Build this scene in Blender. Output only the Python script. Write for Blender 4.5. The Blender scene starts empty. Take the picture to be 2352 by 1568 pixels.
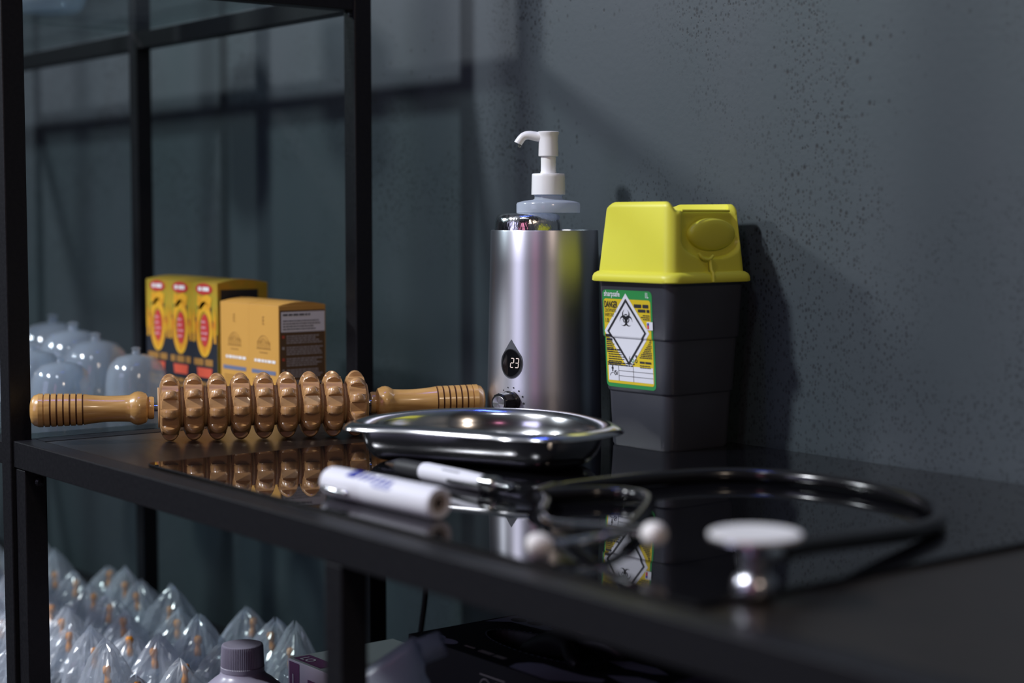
import bpy, bmesh, math, random
from mathutils import Vector, Matrix
S = bpy.context.scene
COL = S.collection
random.seed(7)
PI = math.pi

# ---------------------------------------------------------------- camera, world, lights, exposure
cam_d = bpy.data.cameras.new('camera')
cam_d.sensor_width = 36.0
cam_d.lens = 36.0 * 3900 / 2352
cam = bpy.data.objects.new('camera', cam_d)
COL.objects.link(cam)
cam.location = (1.3984, -0.5497, 0.19)
cam.rotation_euler = (math.radians(90 - 4.165), 0, math.radians(90 - 37.9))
cam_d.dof.use_dof = True
cam_d.dof.focus_distance = 1.475
cam_d.dof.aperture_fstop = 3.4
cam_d.clip_start = 0.02
S.camera = cam

W = bpy.data.worlds.new('world')
S.world = W
W.use_nodes = True
W.node_tree.nodes['Background'].inputs[0].default_value = (0.02, 0.024, 0.03, 1)
W.node_tree.nodes['Background'].inputs[1].default_value = 1.0

def area(name, loc, target, size, power, color, size_y=None):
    l = bpy.data.lights.new(name, 'AREA')
    l.energy = power
    l.color = color
    l.shape = 'RECTANGLE' if size_y else 'DISK'
    l.size = size
    if size_y: l.size_y = size_y
    o = bpy.data.objects.new(name, l)
    COL.objects.link(o)
    o.location = loc
    o.rotation_euler = (Vector(target) - Vector(loc)).to_track_quat('-Z', 'Y').to_euler()
    return o

area('key_lamp', (-0.34, -1.50, 1.76), (0.25, 0.4, 0.1), 0.20, 56, (0.92, 0.95, 1.0))
area('side_lamp', (2.6, -0.55, 1.35), (0.3, 0.4, 0.1), 0.22, 6.5, (1.0, 0.80, 0.62))
area('left_lamp', (-1.7, -1.25, 1.35), (0.2, 0.4, 0.1), 0.18, 27, (0.87, 0.94, 1.0))
area('ceiling_lamp', (0.9, -1.0, 1.95), (0.5, 0.2, 0.0), 0.30, 5, (0.92, 0.95, 1.0))
area('wide_fill_panel', (-0.05, -2.6, 0.75), (0.22, 0.4, 0.1), 1.0, 9, (0.70, 0.68, 1.0), 1.3)  # unseen panel added for soft fill and a broad lavender highlight on the warmer
area('pink_tube_lamp', (1.55, -1.75, 0.6), (0.2, 0.4, 0.1), 0.26, 1.6, (1.0, 0.34, 0.54), 1.0)
area('blue_tube_lamp', (0.35, 0.0, 1.95), (0.35, 0.25, 0.0), 0.05, 4.0, (0.08, 0.16, 1.0), 0.6)

S.view_settings.view_transform = 'Standard'
S.view_settings.look = 'None'
S.view_settings.gamma = 1.0
S.view_settings.use_curve_mapping = False
S.view_settings.exposure = 0.0
S.cycles.use_denoising = True
S.cycles.max_bounces = 10
S.cycles.transparent_max_bounces = 24
S.cycles.sample_clamp_indirect = 4.0
S.cycles.caustics_refractive = False

# ---------------------------------------------------------------- materials
def mat(name, col, rough=0.5, metal=0.0, **kw):
    m = bpy.data.materials.new(name)
    m.use_nodes = True
    b = m.node_tree.nodes['Principled BSDF']
    b.inputs['Base Color'].default_value = (*col, 1)
    b.inputs['Roughness'].default_value = rough
    b.inputs['Metallic'].default_value = metal
    for k, v in kw.items():
        b.inputs[k.replace('_', ' ')].default_value = v
    return m

def nodes(m):
    return m.node_tree.nodes, m.node_tree.links, m.node_tree.nodes['Principled BSDF']

def add_noise_tone(m, c1, c2, scale=8.0, stretch=(1, 1, 1), bump=0.0, detail=4.0, rough=None, lo=.3, hi=.7):
    N, L, b = nodes(m)
    tc = N.new('ShaderNodeTexCoord'); mp = N.new('ShaderNodeMapping')
    mp.inputs['Scale'].default_value = stretch
    nz = N.new('ShaderNodeTexNoise'); nz.inputs['Scale'].default_value = scale; nz.inputs['Detail'].default_value = detail
    cr = N.new('ShaderNodeValToRGB')
    cr.color_ramp.elements[0].color = (*c1, 1); cr.color_ramp.elements[1].color = (*c2, 1)
    cr.color_ramp.elements[0].position = lo; cr.color_ramp.elements[1].position = hi
    L.new(tc.outputs['Object'], mp.inputs[0]); L.new(mp.outputs[0], nz.inputs['Vector'])
    L.new(nz.outputs['Fac'], cr.inputs[0]); L.new(cr.outputs[0], b.inputs['Base Color'])
    if bump:
        bp = N.new('ShaderNodeBump'); bp.inputs['Strength'].default_value = bump; bp.inputs['Distance'].default_value = 0.001
        L.new(nz.outputs['Fac'], bp.inputs['Height']); L.new(bp.outputs[0], b.inputs['Normal'])
    return m

def concrete():
    m = mat('dark_concrete', (.1, .12, .14), 0.55)
    N, L, b = nodes(m)
    b.inputs['Specular IOR Level'].default_value = .35
    tc = N.new('ShaderNodeTexCoord')
    big = N.new('ShaderNodeTexNoise'); big.inputs['Scale'].default_value = 3.2; big.inputs['Detail'].default_value = 5
    mp = N.new('ShaderNodeMapping'); mp.inputs['Scale'].default_value = (1, 1, .55)
    L.new(tc.outputs['Object'], mp.inputs[0]); L.new(mp.outputs[0], big.inputs['Vector'])
    cr = N.new('ShaderNodeValToRGB'); e = cr.color_ramp.elements
    e[0].position = .32; e[0].color = (.034, .050, .055, 1); e[1].position = .68; e[1].color = (.048, .058, .067, 1)
    L.new(big.outputs['Fac'], cr.inputs[0])
    # pits: two sizes of voronoi cells kept only inside noisy patches
    def pits(scale, radius, patch_scale, lo, hi, off):
        mo = N.new('ShaderNodeMapping'); mo.inputs['Location'].default_value = (off, off * 2, off * .7)
        mo.inputs['Scale'].default_value = (1, .02, .8)
        L.new(tc.outputs['Object'], mo.inputs[0])
        v = N.new('ShaderNodeTexVoronoi'); v.inputs['Scale'].default_value = scale; v.inputs['Randomness'].default_value = 1
        L.new(mo.outputs[0], v.inputs['Vector'])
        sep = N.new('ShaderNodeSeparateColor'); L.new(v.outputs['Color'], sep.inputs[0])
        mr = N.new('ShaderNodeMath'); mr.operation = 'MULTIPLY'; mr.inputs[1].default_value = radius
        L.new(sep.outputs[0], mr.inputs[0])
        lt = N.new('ShaderNodeMapRange'); lt.interpolation_type = 'SMOOTHSTEP'
        L.new(v.outputs['Distance'], lt.inputs[0]); L.new(mr.outputs[0], lt.inputs[2])
        lt.inputs[1].default_value = 0.0; lt.inputs[3].default_value = 1; lt.inputs[4].default_value = 0
        pn = N.new('ShaderNodeTexNoise'); pn.inputs['Scale'].default_value = patch_scale; pn.inputs['Detail'].default_value = 3
        L.new(mo.outputs[0], pn.inputs['Vector'])
        pm = N.new('ShaderNodeMapRange'); pm.inputs[1].default_value = lo; pm.inputs[2].default_value = hi
        L.new(pn.outputs['Fac'], pm.inputs[0])
        mu = N.new('ShaderNodeMath'); mu.operation = 'MULTIPLY'
        L.new(lt.outputs[0], mu.inputs[0]); L.new(pm.outputs[0], mu.inputs[1])
        return mu
    p1 = pits(340, .85, 5, .45, .56, .37)
    p2 = pits(150, .46, 4.5, .48, .62, 1.9)
    mx0 = N.new('ShaderNodeMath'); mx0.operation = 'MAXIMUM'
    L.new(p1.outputs[0], mx0.inputs[0]); L.new(p2.outputs[0], mx0.inputs[1])
    # the plaster is rougher higher up the wall
    sx = N.new('ShaderNodeSeparateXYZ'); L.new(tc.outputs['Object'], sx.inputs[0])
    zr = N.new('ShaderNodeMapRange'); zr.inputs[1].default_value = -.05; zr.inputs[2].default_value = .28
    zr.inputs[3].default_value = .45; zr.inputs[4].default_value = 1.15
    L.new(sx.outputs['Z'], zr.inputs[0])
    mx = N.new('ShaderNodeMath'); mx.operation = 'MULTIPLY'; mx.use_clamp = True
    L.new(mx0.outputs[0], mx.inputs[0]); L.new(zr.outputs[0], mx.inputs[1])
    mixc = N.new('ShaderNodeMix'); mixc.data_type = 'RGBA'
    L.new(mx.outputs[0], mixc.inputs[0]); L.new(cr.outputs[0], mixc.inputs[6])
    mixc.inputs[7].default_value = (.006, .007, .009, 1)
    L.new(mixc.outputs[2], b.inputs['Base Color'])
    fine = N.new('ShaderNodeTexNoise'); fine.inputs['Scale'].default_value = 160; fine.inputs['Detail'].default_value = 4
    L.new(tc.outputs['Object'], fine.inputs['Vector'])
    sb = N.new('ShaderNodeMath'); sb.operation = 'MULTIPLY_ADD'; sb.inputs[1].default_value = -1.0
    L.new(mx.outputs[0], sb.inputs[0]); L.new(fine.outputs['Fac'], sb.inputs[2])
    bp = N.new('ShaderNodeBump'); bp.inputs['Strength'].default_value = .25; bp.inputs['Distance'].default_value = .0006
    L.new(sb.outputs[0], bp.inputs['Height']); L.new(bp.outputs[0], b.inputs['Normal'])
    return m

def wood(name, c1, c2, rough, coat, scale, stretch, bump=.05):
    m = mat(name, c1, rough)
    add_noise_tone(m, c1, c2, scale, stretch, bump, 6)
    m.node_tree.nodes['Principled BSDF'].inputs['Coat Weight'].default_value = coat
    m.node_tree.nodes['Principled BSDF'].inputs['Coat Roughness'].default_value = .12
    return m

def film(name, tint, alpha, rough=.12, white=.35):
    """thin clear plastic: straight see-through plus a little haze and a glossy skin"""
    m = bpy.data.materials.new(name); m.use_nodes = True
    N, L = m.node_tree.nodes, m.node_tree.links
    out = N['Material Output']; N.remove(N['Principled BSDF'])
    tr = N.new('ShaderNodeBsdfTransparent'); tr.inputs[0].default_value = (*tint, 1)
    df = N.new('ShaderNodeBsdfDiffuse'); df.inputs[0].default_value = (.75, .8, .88, 1)
    tl = N.new('ShaderNodeBsdfTranslucent'); tl.inputs[0].default_value = (.75, .8, .88, 1)
    gl = N.new('ShaderNodeBsdfGlossy'); gl.inputs['Roughness'].default_value = rough
    a = N.new('ShaderNodeMixShader'); a.inputs[0].default_value = .5
    L.new(df.outputs[0], a.inputs[1]); L.new(tl.outputs[0], a.inputs[2])
    b = N.new('ShaderNodeMixShader'); b.inputs[0].default_value = white
    L.new(tr.outputs[0], b.inputs[1]); L.new(a.outputs[0], b.inputs[2])
    fr = N.new('ShaderNodeLayerWeight'); fr.inputs[0].default_value = .5
    pw = N.new('ShaderNodeMath'); pw.operation = 'POWER'; pw.inputs[1].default_value = 4.0
    ml = N.new('ShaderNodeMath'); ml.operation = 'MULTIPLY_ADD'; ml.inputs[1].default_value = alpha; ml.inputs[2].default_value = .04
    L.new(fr.outputs['Facing'], pw.inputs[0]); L.new(pw.outputs[0], ml.inputs[0])
    c = N.new('ShaderNodeMixShader')
    L.new(ml.outputs[0], c.inputs[0]); L.new(b.outputs[0], c.inputs[1]); L.new(gl.outputs[0], c.inputs[2])
    L.new(c.outputs[0], out.inputs[0])
    return m

def emit(name, col, k):
    m = mat(name, (0, 0, 0), .4)
    b = m.node_tree.nodes['Principled BSDF']
    b.inputs['Emission Color'].default_value = (*col, 1); b.inputs['Emission Strength'].default_value = k
    return m

M = {}
M['wall'] = concrete()
M['room'] = add_noise_tone(mat('room_plaster', (.1, .1, .11), .8), (.08, .085, .095), (.12, .125, .135), 2)
M['floor'] = add_noise_tone(mat('floor_stone', (.06, .06, .06), .5), (.04, .04, .042), (.07, .068, .066), 3)
M['frame'] = add_noise_tone(mat('black_powder_coat', (.012, .012, .014), .42), (.006, .006, .008), (.010, .010, .012), 300, bump=.15)
M['frame'].node_tree.nodes['Principled BSDF'].inputs['Specular IOR Level'].default_value = .3
M['board'] = wood('dark_wood_board', (.008, .006, .005), (.016, .011, .008), .30, .0, 30, (1, 14, 1), .08)
M['glassblack'] = mat('black_glass', (.004, .004, .005), .02, IOR=1.62)
M['clearglass'] = film('smoked_shelf_glass', (.76, .82, .81), .30, .03, .03)
M['lacquer'] = wood('lacquered_beech', (.50, .265, .075), (.64, .37, .125), .30, .8, 42, (1, 1, 9), .03)
M['wheelwood'] = wood('lacquered_wheel_wood', (.38, .195, .075), (.56, .315, .13), .30, .8, 55, (7, 1, 1), .04)
M['washer'] = wood('pale_wood_washer', (.52, .32, .15), (.62, .40, .20), .5, .1, 60, (1, 1, 4), .02)
M['groove'] = mat('dark_groove', (.14, .055, .015), .6)  # darker brown for the groove faces of the handles
M['steel'] = mat('steel', (.72, .72, .73), .16, 1.0)
M['dish'] = add_noise_tone(mat('polished_dish', (.70, .70, .72), .165, 1.0), (.66, .66, .68), (.74, .74, .76), 40)
M['chrome'] = mat('chrome', (.80, .80, .82), .05, 1.0)
M['mottled'] = add_noise_tone(mat('mottled_chrome', (.8, .8, .82), .13, 1.0), (.70, .70, .72), (.86, .86, .88), 220, (1, 1, .5), .6, 5)
M['alu'] = mat('brushed_aluminium', (.60, .59, .65), .40, 1.0, Anisotropic=.6)
N_, L_, b_ = nodes(M['alu'])
tg = N_.new('ShaderNodeTangent'); tg.direction_type = 'RADIAL'; tg.axis = 'Z'
L_.new(tg.outputs[0], b_.inputs['Tangent'])
b_.inputs['Anisotropic Rotation'].default_value = .25
M['grey_print'] = mat('slate_print', (.07, .075, .085), .5)
M['screen'] = mat('display_glass', (.006, .006, .007), .06)
M['digit'] = emit('lit_digit', (1.0, .84, .80), .8)
M['black'] = mat('black_plastic', (.01, .01, .011), .28)
M['matblack'] = mat('matt_black', (.014, .014, .016), .55)
M['ink'] = mat('black_ink', (.013, .013, .018), .6)
M['white'] = add_noise_tone(mat('white_plastic', (.78, .77, .75), .32), (.86, .855, .85), (.89, .885, .88), 20)
M['white'].node_tree.nodes['Principled BSDF'].inputs['Subsurface Weight'].default_value = .15
M['white'].node_tree.nodes['Principled BSDF'].inputs['Subsurface Radius'].default_value = (.004, .004, .004)
M['paper'] = mat('white_paper', (.66, .67, .72), .6)
M['haze'] = film('translucent_collar', (.62, .68, .76), .2, .15, .72)
M['drop'] = mat('clear_oil', (.9, .85, .7), .03, Transmission_Weight=1.0, IOR=1.45)
M['yellow'] = add_noise_tone(mat('yellow_plastic', (.6, .55, .04), .42), (.70, .67, .055), (.74, .71, .065), 12)
M['yellow'].node_tree.nodes['Principled BSDF'].inputs['Subsurface Weight'].default_value = .2
M['yellow'].node_tree.nodes['Principled BSDF'].inputs['Subsurface Radius'].default_value = (.006, .005, .001)
M['binbody'] = add_noise_tone(mat('charcoal_plastic', (.045, .047, .055), .38), (.034, .037, .047), (.041, .044, .054), 15)
M['green'] = mat('green_print', (.02, .24, .055), .5)
M['yprint'] = mat('yellow_print', (.62, .46, .01), .5)
M['red'] = mat('red_print', (.55, .03, .035), .5)
M['blue'] = mat('blue_ink', (.008, .025, .32), .4)
M['marker'] = mat('marker_white', (.70, .70, .75), .5)
M['marker'].node_tree.nodes['Principled BSDF'].inputs['Specular IOR Level'].default_value = .25
M['tan'] = mat('tan_plug', (.36, .31, .27), .6)
M['dark'] = mat('dark_hole', (.05, .04, .035), .7)
M['rubber'] = mat('black_rubber', (.008, .008, .009), .16)
M['eartip'] = mat('white_ear_tip', (.80, .77, .74), .4)
M['diaphragm'] = add_noise_tone(mat('white_diaphragm', (.74, .73, .72), .45), (.73, .72, .71), (.76, .75, .74), 30)
M['orange'] = add_noise_tone(mat('orange_card', (.58, .30, .055), .55), (.56, .285, .05), (.60, .315, .06), 10)
M['orange_dk'] = mat('orange_card_ink', (.33, .16, .03), .55)
M['brown'] = mat('brown_card', (.12, .065, .022), .55)
M['lightprint'] = mat('pale_print', (.42, .39, .36), .6)
M['bottleprint'] = mat('blue_grey_print', (.13, .16, .26), .6)
M['label_white'] = mat('label_white', (.80, .79, .79), .6)
M['mustard'] = add_noise_tone(mat('yellow_green_card', (.55, .42, .03), .5), (.30, .28, .02), (.50, .27, .015), 45)
M['flame'] = add_noise_tone(mat('orange_flame_print', (.7, .3, .01), .5), (.62, .20, .01), (.75, .45, .02), 60)
M['pinkred'] = mat('pink_red_print', (.50, .035, .03), .5)
M['rose'] = mat('rose_print', (.62, .25, .28), .5)
M['coral'] = mat('coral_print', (.62, .085, .04), .5)
M['navy'] = mat('navy_card', (.012, .014, .022), .45)
M['bag'] = film('clear_bag_film', (.95, .97, .99), .45, .16, .36)
M['cup'] = film('clear_cup_plastic', (.84, .90, .94), .5, .10, .20)
M['valve'] = mat('orange_valve', (1.0, .36, .015), .4)
M['lav'] = add_noise_tone(mat('lavender_plastic', (.36, .34, .43), .3), (.35, .33, .42), (.38, .36, .45), 14)
M['lavcap'] = mat('lavender_cap', (.24, .225, .29), .4)
M['purple'] = mat('purple_print', (.20, .06, .17), .5)
M['carton_top'] = mat('pale_card', (.46, .50, .49), .7)
M['carton_front'] = mat('pinkish_card', (.74, .69, .76), .6)
M['glovebox'] = mat('black_card', (.012, .013, .017), .5)
M['glovegrey'] = mat('grey_print', (.34, .40, .52), .55)
M['glove'] = mat('black_nitrile', (.008, .008, .01), .45)
M['skin'] = mat('beige_tag', (.40, .30, .22), .6)
M['spray'] = film('milky_sprayer_plastic', (.55, .58, .66), .3, .25, .62)
M['jarglass'] = film('jar_glass', (.8, .86, .9), .6, .06, .42)
M['jar'] = mat('plum_plastic', (.10, .08, .13), .25)
M['cable'] = mat('cable_black', (.006, .006, .007), .5)

# ---------------------------------------------------------------- mesh helpers
def link(name, me, m, parent=None, loc=(0, 0, 0), smooth=False):
    o = bpy.data.objects.new(name, me)
    COL.objects.link(o)
    if m and not me.materials: me.materials.append(m)
    if parent: o.parent = parent
    o.location = loc
    if smooth:
        for p in me.polygons: p.use_smooth = True
        try: me.set_sharp_from_angle(angle=math.radians(smooth if smooth is not True else 40))
        except Exception: pass
    return o

def mesh_of(name, vf, clean=True):
    v, f = vf
    me = bpy.data.meshes.new(name)
    me.from_pydata([tuple(p) for p in v], [], f)
    bm = bmesh.new(); bm.from_mesh(me)
    if clean: bmesh.ops.remove_doubles(bm, verts=bm.verts, dist=1e-6)
    bmesh.ops.recalc_face_normals(bm, faces=bm.faces)
    bm.to_mesh(me); bm.free()
    me.update()
    return me

def add(name, vf, m, parent=None, loc=(0, 0, 0), smooth=False, kind=None):
    o = link(name, mesh_of(name, vf), m, parent, loc, smooth)
    if kind: o['kind'] = kind
    return o

def thing(name, label, cat, loc=(0, 0, 0), rz=0.0, group=None):
    o = bpy.data.objects.new(name, None)
    o.empty_display_size = .02
    COL.objects.link(o)
    o.location = loc; o.rotation_euler = (0, 0, rz)
    tag(o, label, cat, group)
    return o

def tag(o, label, cat, group=None):
    o['label'] = label; o['category'] = cat
    if group: o['group'] = group
    return o

def copy_tree(root):
    r = root.copy(); COL.objects.link(r)
    for ch in list(root.children):
        c = ch.copy(); COL.objects.link(c); c.parent = r
        for g in list(ch.children):
            d = g.copy(); COL.objects.link(d); d.parent = c
    return r

def join(*vfs):
    V, F = [], []
    for v, f in vfs:
        n = len(V); V += list(v); F += [tuple(i + n for i in q) for q in f]
    return V, F

def bx(x0, x1, y0, y1, z0, z1, bev=0.0):
    if bev <= 0:
        v = [(x0, y0, z0), (x1, y0, z0), (x1, y1, z0), (x0, y1, z0), (x0, y0, z1), (x1, y0, z1), (x1, y1, z1), (x0, y1, z1)]
        return v, [(0, 3, 2, 1), (4, 5, 6, 7), (0, 1, 5, 4), (1, 2, 6, 5), (2, 3, 7, 6), (3, 0, 4, 7)]
    bm = bmesh.new(); bmesh.ops.create_cube(bm, size=1)
    for q in bm.verts:
        q.co = Vector(((x0 + x1) / 2 + q.co.x * (x1 - x0), (y0 + y1) / 2 + q.co.y * (y1 - y0), (z0 + z1) / 2 + q.co.z * (z1 - z0)))
    bmesh.ops.bevel(bm, geom=list(bm.edges), offset=bev, segments=2, profile=.5, affect='EDGES')
    bm.verts.index_update()
    r = [tuple(q.co) for q in bm.verts], [tuple(q.index for q in f.verts) for f in bm.faces]
    bm.free(); return r

def lathe(prof, n=48, axis='Z', a0=0.0, close=True, ribs=None):
    """prof: (radius, height) pairs; revolved about an axis"""
    V, F = [], []
    for k, (r, h) in enumerate(prof):
        for i in range(n):
            a = a0 + 2 * PI * i / n
            rr = r * (ribs(a, k) if ribs else 1)
            c, s = rr * math.cos(a), rr * math.sin(a)
            V.append((c, s, h) if axis == 'Z' else ((c, h, s) if axis == 'Y' else (h, c, s)))
    for k in range(len(prof) - 1):
        for i in range(n):
            j = (i + 1) % n
            F.append((k * n + i, k * n + j, (k + 1) * n + j, (k + 1) * n + i))
    if close:
        F.append(tuple(range(n))); F.append(tuple((len(prof) - 1) * n + i for i in range(n)))
    return V, F

def loft(rings, cap0=True, cap1=True):
    n = len(rings[0]); V = [p for r in rings for p in r]; F = []
    for k in range(len(rings) - 1):
        for i in range(n):
            j = (i + 1) % n
            F.append((k * n + i, k * n + j, (k + 1) * n + j, (k + 1) * n + i))
    if cap0: F.append(tuple(range(n - 1, -1, -1)))
    if cap1: F.append(tuple((len(rings) - 1) * n + i for i in range(n)))
    return V, F

def rsq(h, r, z, seg=6, hy=None, edge=1):
    """rounded square ring of half size h, corner radius r"""
    hy = hy or h; P = []
    for cxn, cyn, a0 in ((1, -1, -PI / 2), (1, 1, 0), (-1, 1, PI / 2), (-1, -1, PI)):
        for k in range(seg + 1):
            a = a0 + PI / 2 * k / seg
            P.append((cxn * (h - r) + r * math.cos(a), cyn * (hy - r) + r * math.sin(a), z))
    return P

def catmull(P, n, closed=False):
    P = [Vector(p) for p in P]; out = []; m = len(P)
    segs = m if closed else m - 1
    for i in range(segs):
        g = lambda k: P[k % m] if closed else P[max(0, min(m - 1, k))]
        a, b, c, d = g(i - 1), g(i), g(i + 1), g(i + 2)
        for k in range(n):
            t = k / n
            out.append(.5 * ((2 * b) + (c - a) * t + (2 * a - 5 * b + 4 * c - d) * t * t + (3 * b - a - 3 * c + d) * t ** 3))
    if not closed: out.append(P[-1])
    return out

def tube(path, r, n=12, closed=False):
    path = [Vector(p) for p in path]; m = len(path); rings = []
    rad = r if callable(r) else (lambda t: r)
    t0 = None; nrm = None
    for i in range(m):
        a = path[i - 1] if (i > 0 or closed) else path[i]
        b = path[(i + 1) % m] if (i < m - 1 or closed) else path[i]
        t = (b - a).normalized()
        if nrm is None:
            nrm = t.orthogonal().normalized()
        else:
            nrm = (nrm - t * nrm.dot(t)).normalized()
        bi = t.cross(nrm); q = rad(i / max(1, m - 1))
        rings.append([tuple(path[i] + q * (math.cos(2 * PI * k / n) * nrm + math.sin(2 * PI * k / n) * bi)) for k in range(n)])
    if closed:
        V = [p for g in rings for p in g]; F = []
        for k in range(m):
            for i in range(n):
                j = (i + 1) % n; k2 = (k + 1) % m
                F.append((k * n + i, k * n + j, k2 * n + j, k2 * n + i))
        return V, F
    return loft(rings)

def sphere(c, r, sz=1.0, n=20, m=12):
    prof = [(max(1e-5, r * math.sin(PI * k / m)), -r * sz * math.cos(PI * k / m)) for k in range(m + 1)]
    v, f = lathe(prof, n)
    return [(p[0] + c[0], p[1] + c[1], p[2] + c[2]) for p in v], f

def xf(vf, mtx):
    return [tuple(mtx @ Vector(p)) for p in vf[0]], vf[1]

# flat print: 2-D shapes laid on a surface
def rect2(x0, y0, x1, y1): return [(x0, y0), (x1, y0), (x1, y1), (x0, y1)], [(0, 1, 2, 3)]
def poly2(P): return list(P), [tuple(range(len(P)))]
def ell2(cx, cy, rx, ry, n=28): return poly2([(cx + rx * math.cos(2 * PI * i / n), cy + ry * math.sin(2 * PI * i / n)) for i in range(n)])
def rrect2(x0, y0, x1, y1, r, seg=5):
    P = []
    for cx, cy, a0 in ((x1 - r, y0 + r, -PI / 2), (x1 - r, y1 - r, 0), (x0 + r, y1 - r, PI / 2), (x0 + r, y0 + r, PI)):
        P += [(cx + r * math.cos(a0 + PI / 2 * k / seg), cy + r * math.sin(a0 + PI / 2 * k / seg)) for k in range(seg + 1)]
    return poly2(P)
def ring2(cx, cy, r0, r1, a0=0, a1=2 * PI, n=28, ky=1.0):
    V, F = [], []
    for i in range(n + 1):
        a = a0 + (a1 - a0) * i / n
        V += [(cx + r0 * math.cos(a), cy + ky * r0 * math.sin(a)), (cx + r1 * math.cos(a), cy + ky * r1 * math.sin(a))]
    for i in range(n): F.append((2 * i, 2 * i + 1, 2 * i + 3, 2 * i + 2))
    return V, F
def crescent2(cx, cy, R, r, off, ang, half, n=18):
    """horn shape between a circle R at (cx,cy) and a circle r shifted by off; gap centred on ang"""
    V, F = [], []
    ix, iy = cx + off * math.cos(ang), cy + off * math.sin(ang)
    for i in range(n + 1):
        a = ang + half + (2 * PI - 2 * half) * i / n
        V.append((cx + R * math.cos(a), cy + R * math.sin(a)))
        dx, dy = math.cos(a), math.sin(a)
        # ray from (cx,cy) to inner circle
        b = dx * (cx - ix) + dy * (cy - iy); c = (cx - ix) ** 2 + (cy - iy) ** 2 - r * r
        t = min(-b + math.sqrt(max(0, b * b - c)), R * .99)
        V.append((cx + t * dx, cy + t * dy))
    for i in range(n): F.append((2 * i, 2 * i + 1, 2 * i + 3, 2 * i + 2))
    return V, F
def text2(s, x, y, size, sx=1.0, align='LEFT', bold=0.0):
    cu = bpy.data.curves.new('t', 'FONT'); cu.body = s; cu.size = size; cu.align_x = align; cu.offset = bold
    cu.resolution_u = 2
    ob = bpy.data.objects.new('t', cu); COL.objects.link(ob)
    dg = bpy.context.evaluated_depsgraph_get()
    me = bpy.data.meshes.new_from_object(ob.evaluated_get(dg))
    V = [(p.co.x * sx + x, p.co.y + y) for p in me.vertices]; F = [tuple(p.vertices) for p in me.polygons]
    bpy.data.objects.remove(ob); bpy.data.curves.remove(cu); bpy.data.meshes.remove(me)
    return V, F
def lines2(x0, x1, y0, n, pitch, h, jag=.25, seed=1, right=False):
    rnd = random.Random(seed); out = []
    for i in range(n):
        w = (x1 - x0) * (1 - jag * rnd.random()); yy = y0 - i * pitch
        # a line of small type: a run of little word bars
        a = x1 - w if right else x0
        end = a + w
        while a < end - h:
            l = min(end - a, h * rnd.uniform(1.2, 4.5)); out.append(rect2(a, yy - h, a + l, yy)); a += l + h * .55
    return join(*out)
def decal(name, shapes, fn, m, parent, lift, cuts=()):
    """lay 2-D shapes on a surface with fn(s, t, lift) -> xyz, cut at heights where the surface bends"""
    V, F = join(*shapes) if isinstance(shapes, list) else shapes
    bm = bmesh.new()
    vs = [bm.verts.new((p[0], p[1], 0)) for p in V]
    for f in F:
        try: bm.faces.new([vs[i] for i in f])
        except ValueError: pass
    for axis, c in cuts:
        no = (1, 0, 0) if axis == 's' else (0, 1, 0); co = (c, 0, 0) if axis == 's' else (0, c, 0)
        bmesh.ops.bisect_plane(bm, geom=list(bm.verts) + list(bm.edges) + list(bm.faces), plane_co=co, plane_no=no)
    for q in bm.verts: q.co = Vector(fn(q.co.x, q.co.y, lift))
    me = bpy.data.meshes.new(name); bm.to_mesh(me); bm.free()
    o = link(name, me, m, parent)
    if isinstance(shapes, list) and len(shapes) > 1 or name in STUFF: o['kind'] = 'stuff'
    return o
STUFF = ('line_print', 'pale_print', 'white_print', 'side_print', 'sticker_print', 'top_badge_print', 'top_letters', 'gold_print', 'front_print')

# ---------------------------------------------------------------- the room
def struct(name, vf, m):
    o = add(name, vf, m); o['kind'] = 'structure'; return o
WY = 0.487
struct('wall_back', bx(-3.2, 3.2, WY, WY + .12, -.95, 2.1), M['wall'])
struct('floor', bx(-3.2, 3.2, -3.3, WY, -1.0, -.95), M['floor'])
struct('ceiling', bx(-3.2, 3.2, -3.3, WY + .12, 2.1, 2.18), M['room'])
struct('wall_left', bx(-3.3, -3.2, -3.3, WY + .12, -1.0, 2.18), M['room'])
struct('wall_right', bx(3.2, 3.3, -3.3, WY + .12, -1.0, 2.18), M['room'])
struct('wall_front', bx(-3.3, 3.3, -3.4, -3.3, -1.0, 2.18), M['room'])

# ---------------------------------------------------------------- storage rack (left) and shelf table (right)
X0, Y0 = -0.018, 0.006
LOW = -0.28
rack = thing('storage_rack', 'tall black metal rack with glass shelves behind the left end of the table', 'rack', (X0, Y0, -.95))
def rp(name, vf, m=M['frame'], par=rack, b=False):
    base = par.location
    return add(name, ([(p[0] - base[0], p[1] - base[1], p[2] - base[2]) for p in vf[0]], vf[1]), m, par)
T = .02
RY0, RY1 = Y0 + .352, Y0 + .372      # rear posts
RX = X0 - .505
for (px, py) in ((X0 - T, Y0 - .003), (X0 - T, RY0), (RX, RY0), (RX, Y0 - .003), (X0 - 1.15, RY0), (X0 - 1.15, Y0 - .003)):
    rp('post', bx(px, px + T, py, py + T, -.95, 1.0, .0012))
for z in (.392, -.0045, LOW - .002, .80):
    for x1, x0 in ((X0 - T, RX + T), (RX, X0 - 1.15 + T)):
        rp('rail', bx(x0, x1, RY0 + .001, RY1 - .001, z - T * 1.0 if z < .3 else z, z if z < .3 else z + T, .001))
        rp('rail', bx(x0, x1, Y0 - .002, Y0 - .003 + T - .001, z - T if z < .3 else z, z if z < .3 else z + T, .001))
    for x in ((X0 - T, X0 - 1.15) if z == .392 else (X0 - T, RX, X0 - 1.15)):
        rp('side_rail', bx(x + .001, x + T - .001, Y0 - .003 + T, RY0, z - T if z < .3 else z, z if z < .3 else z + T, .001))
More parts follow.
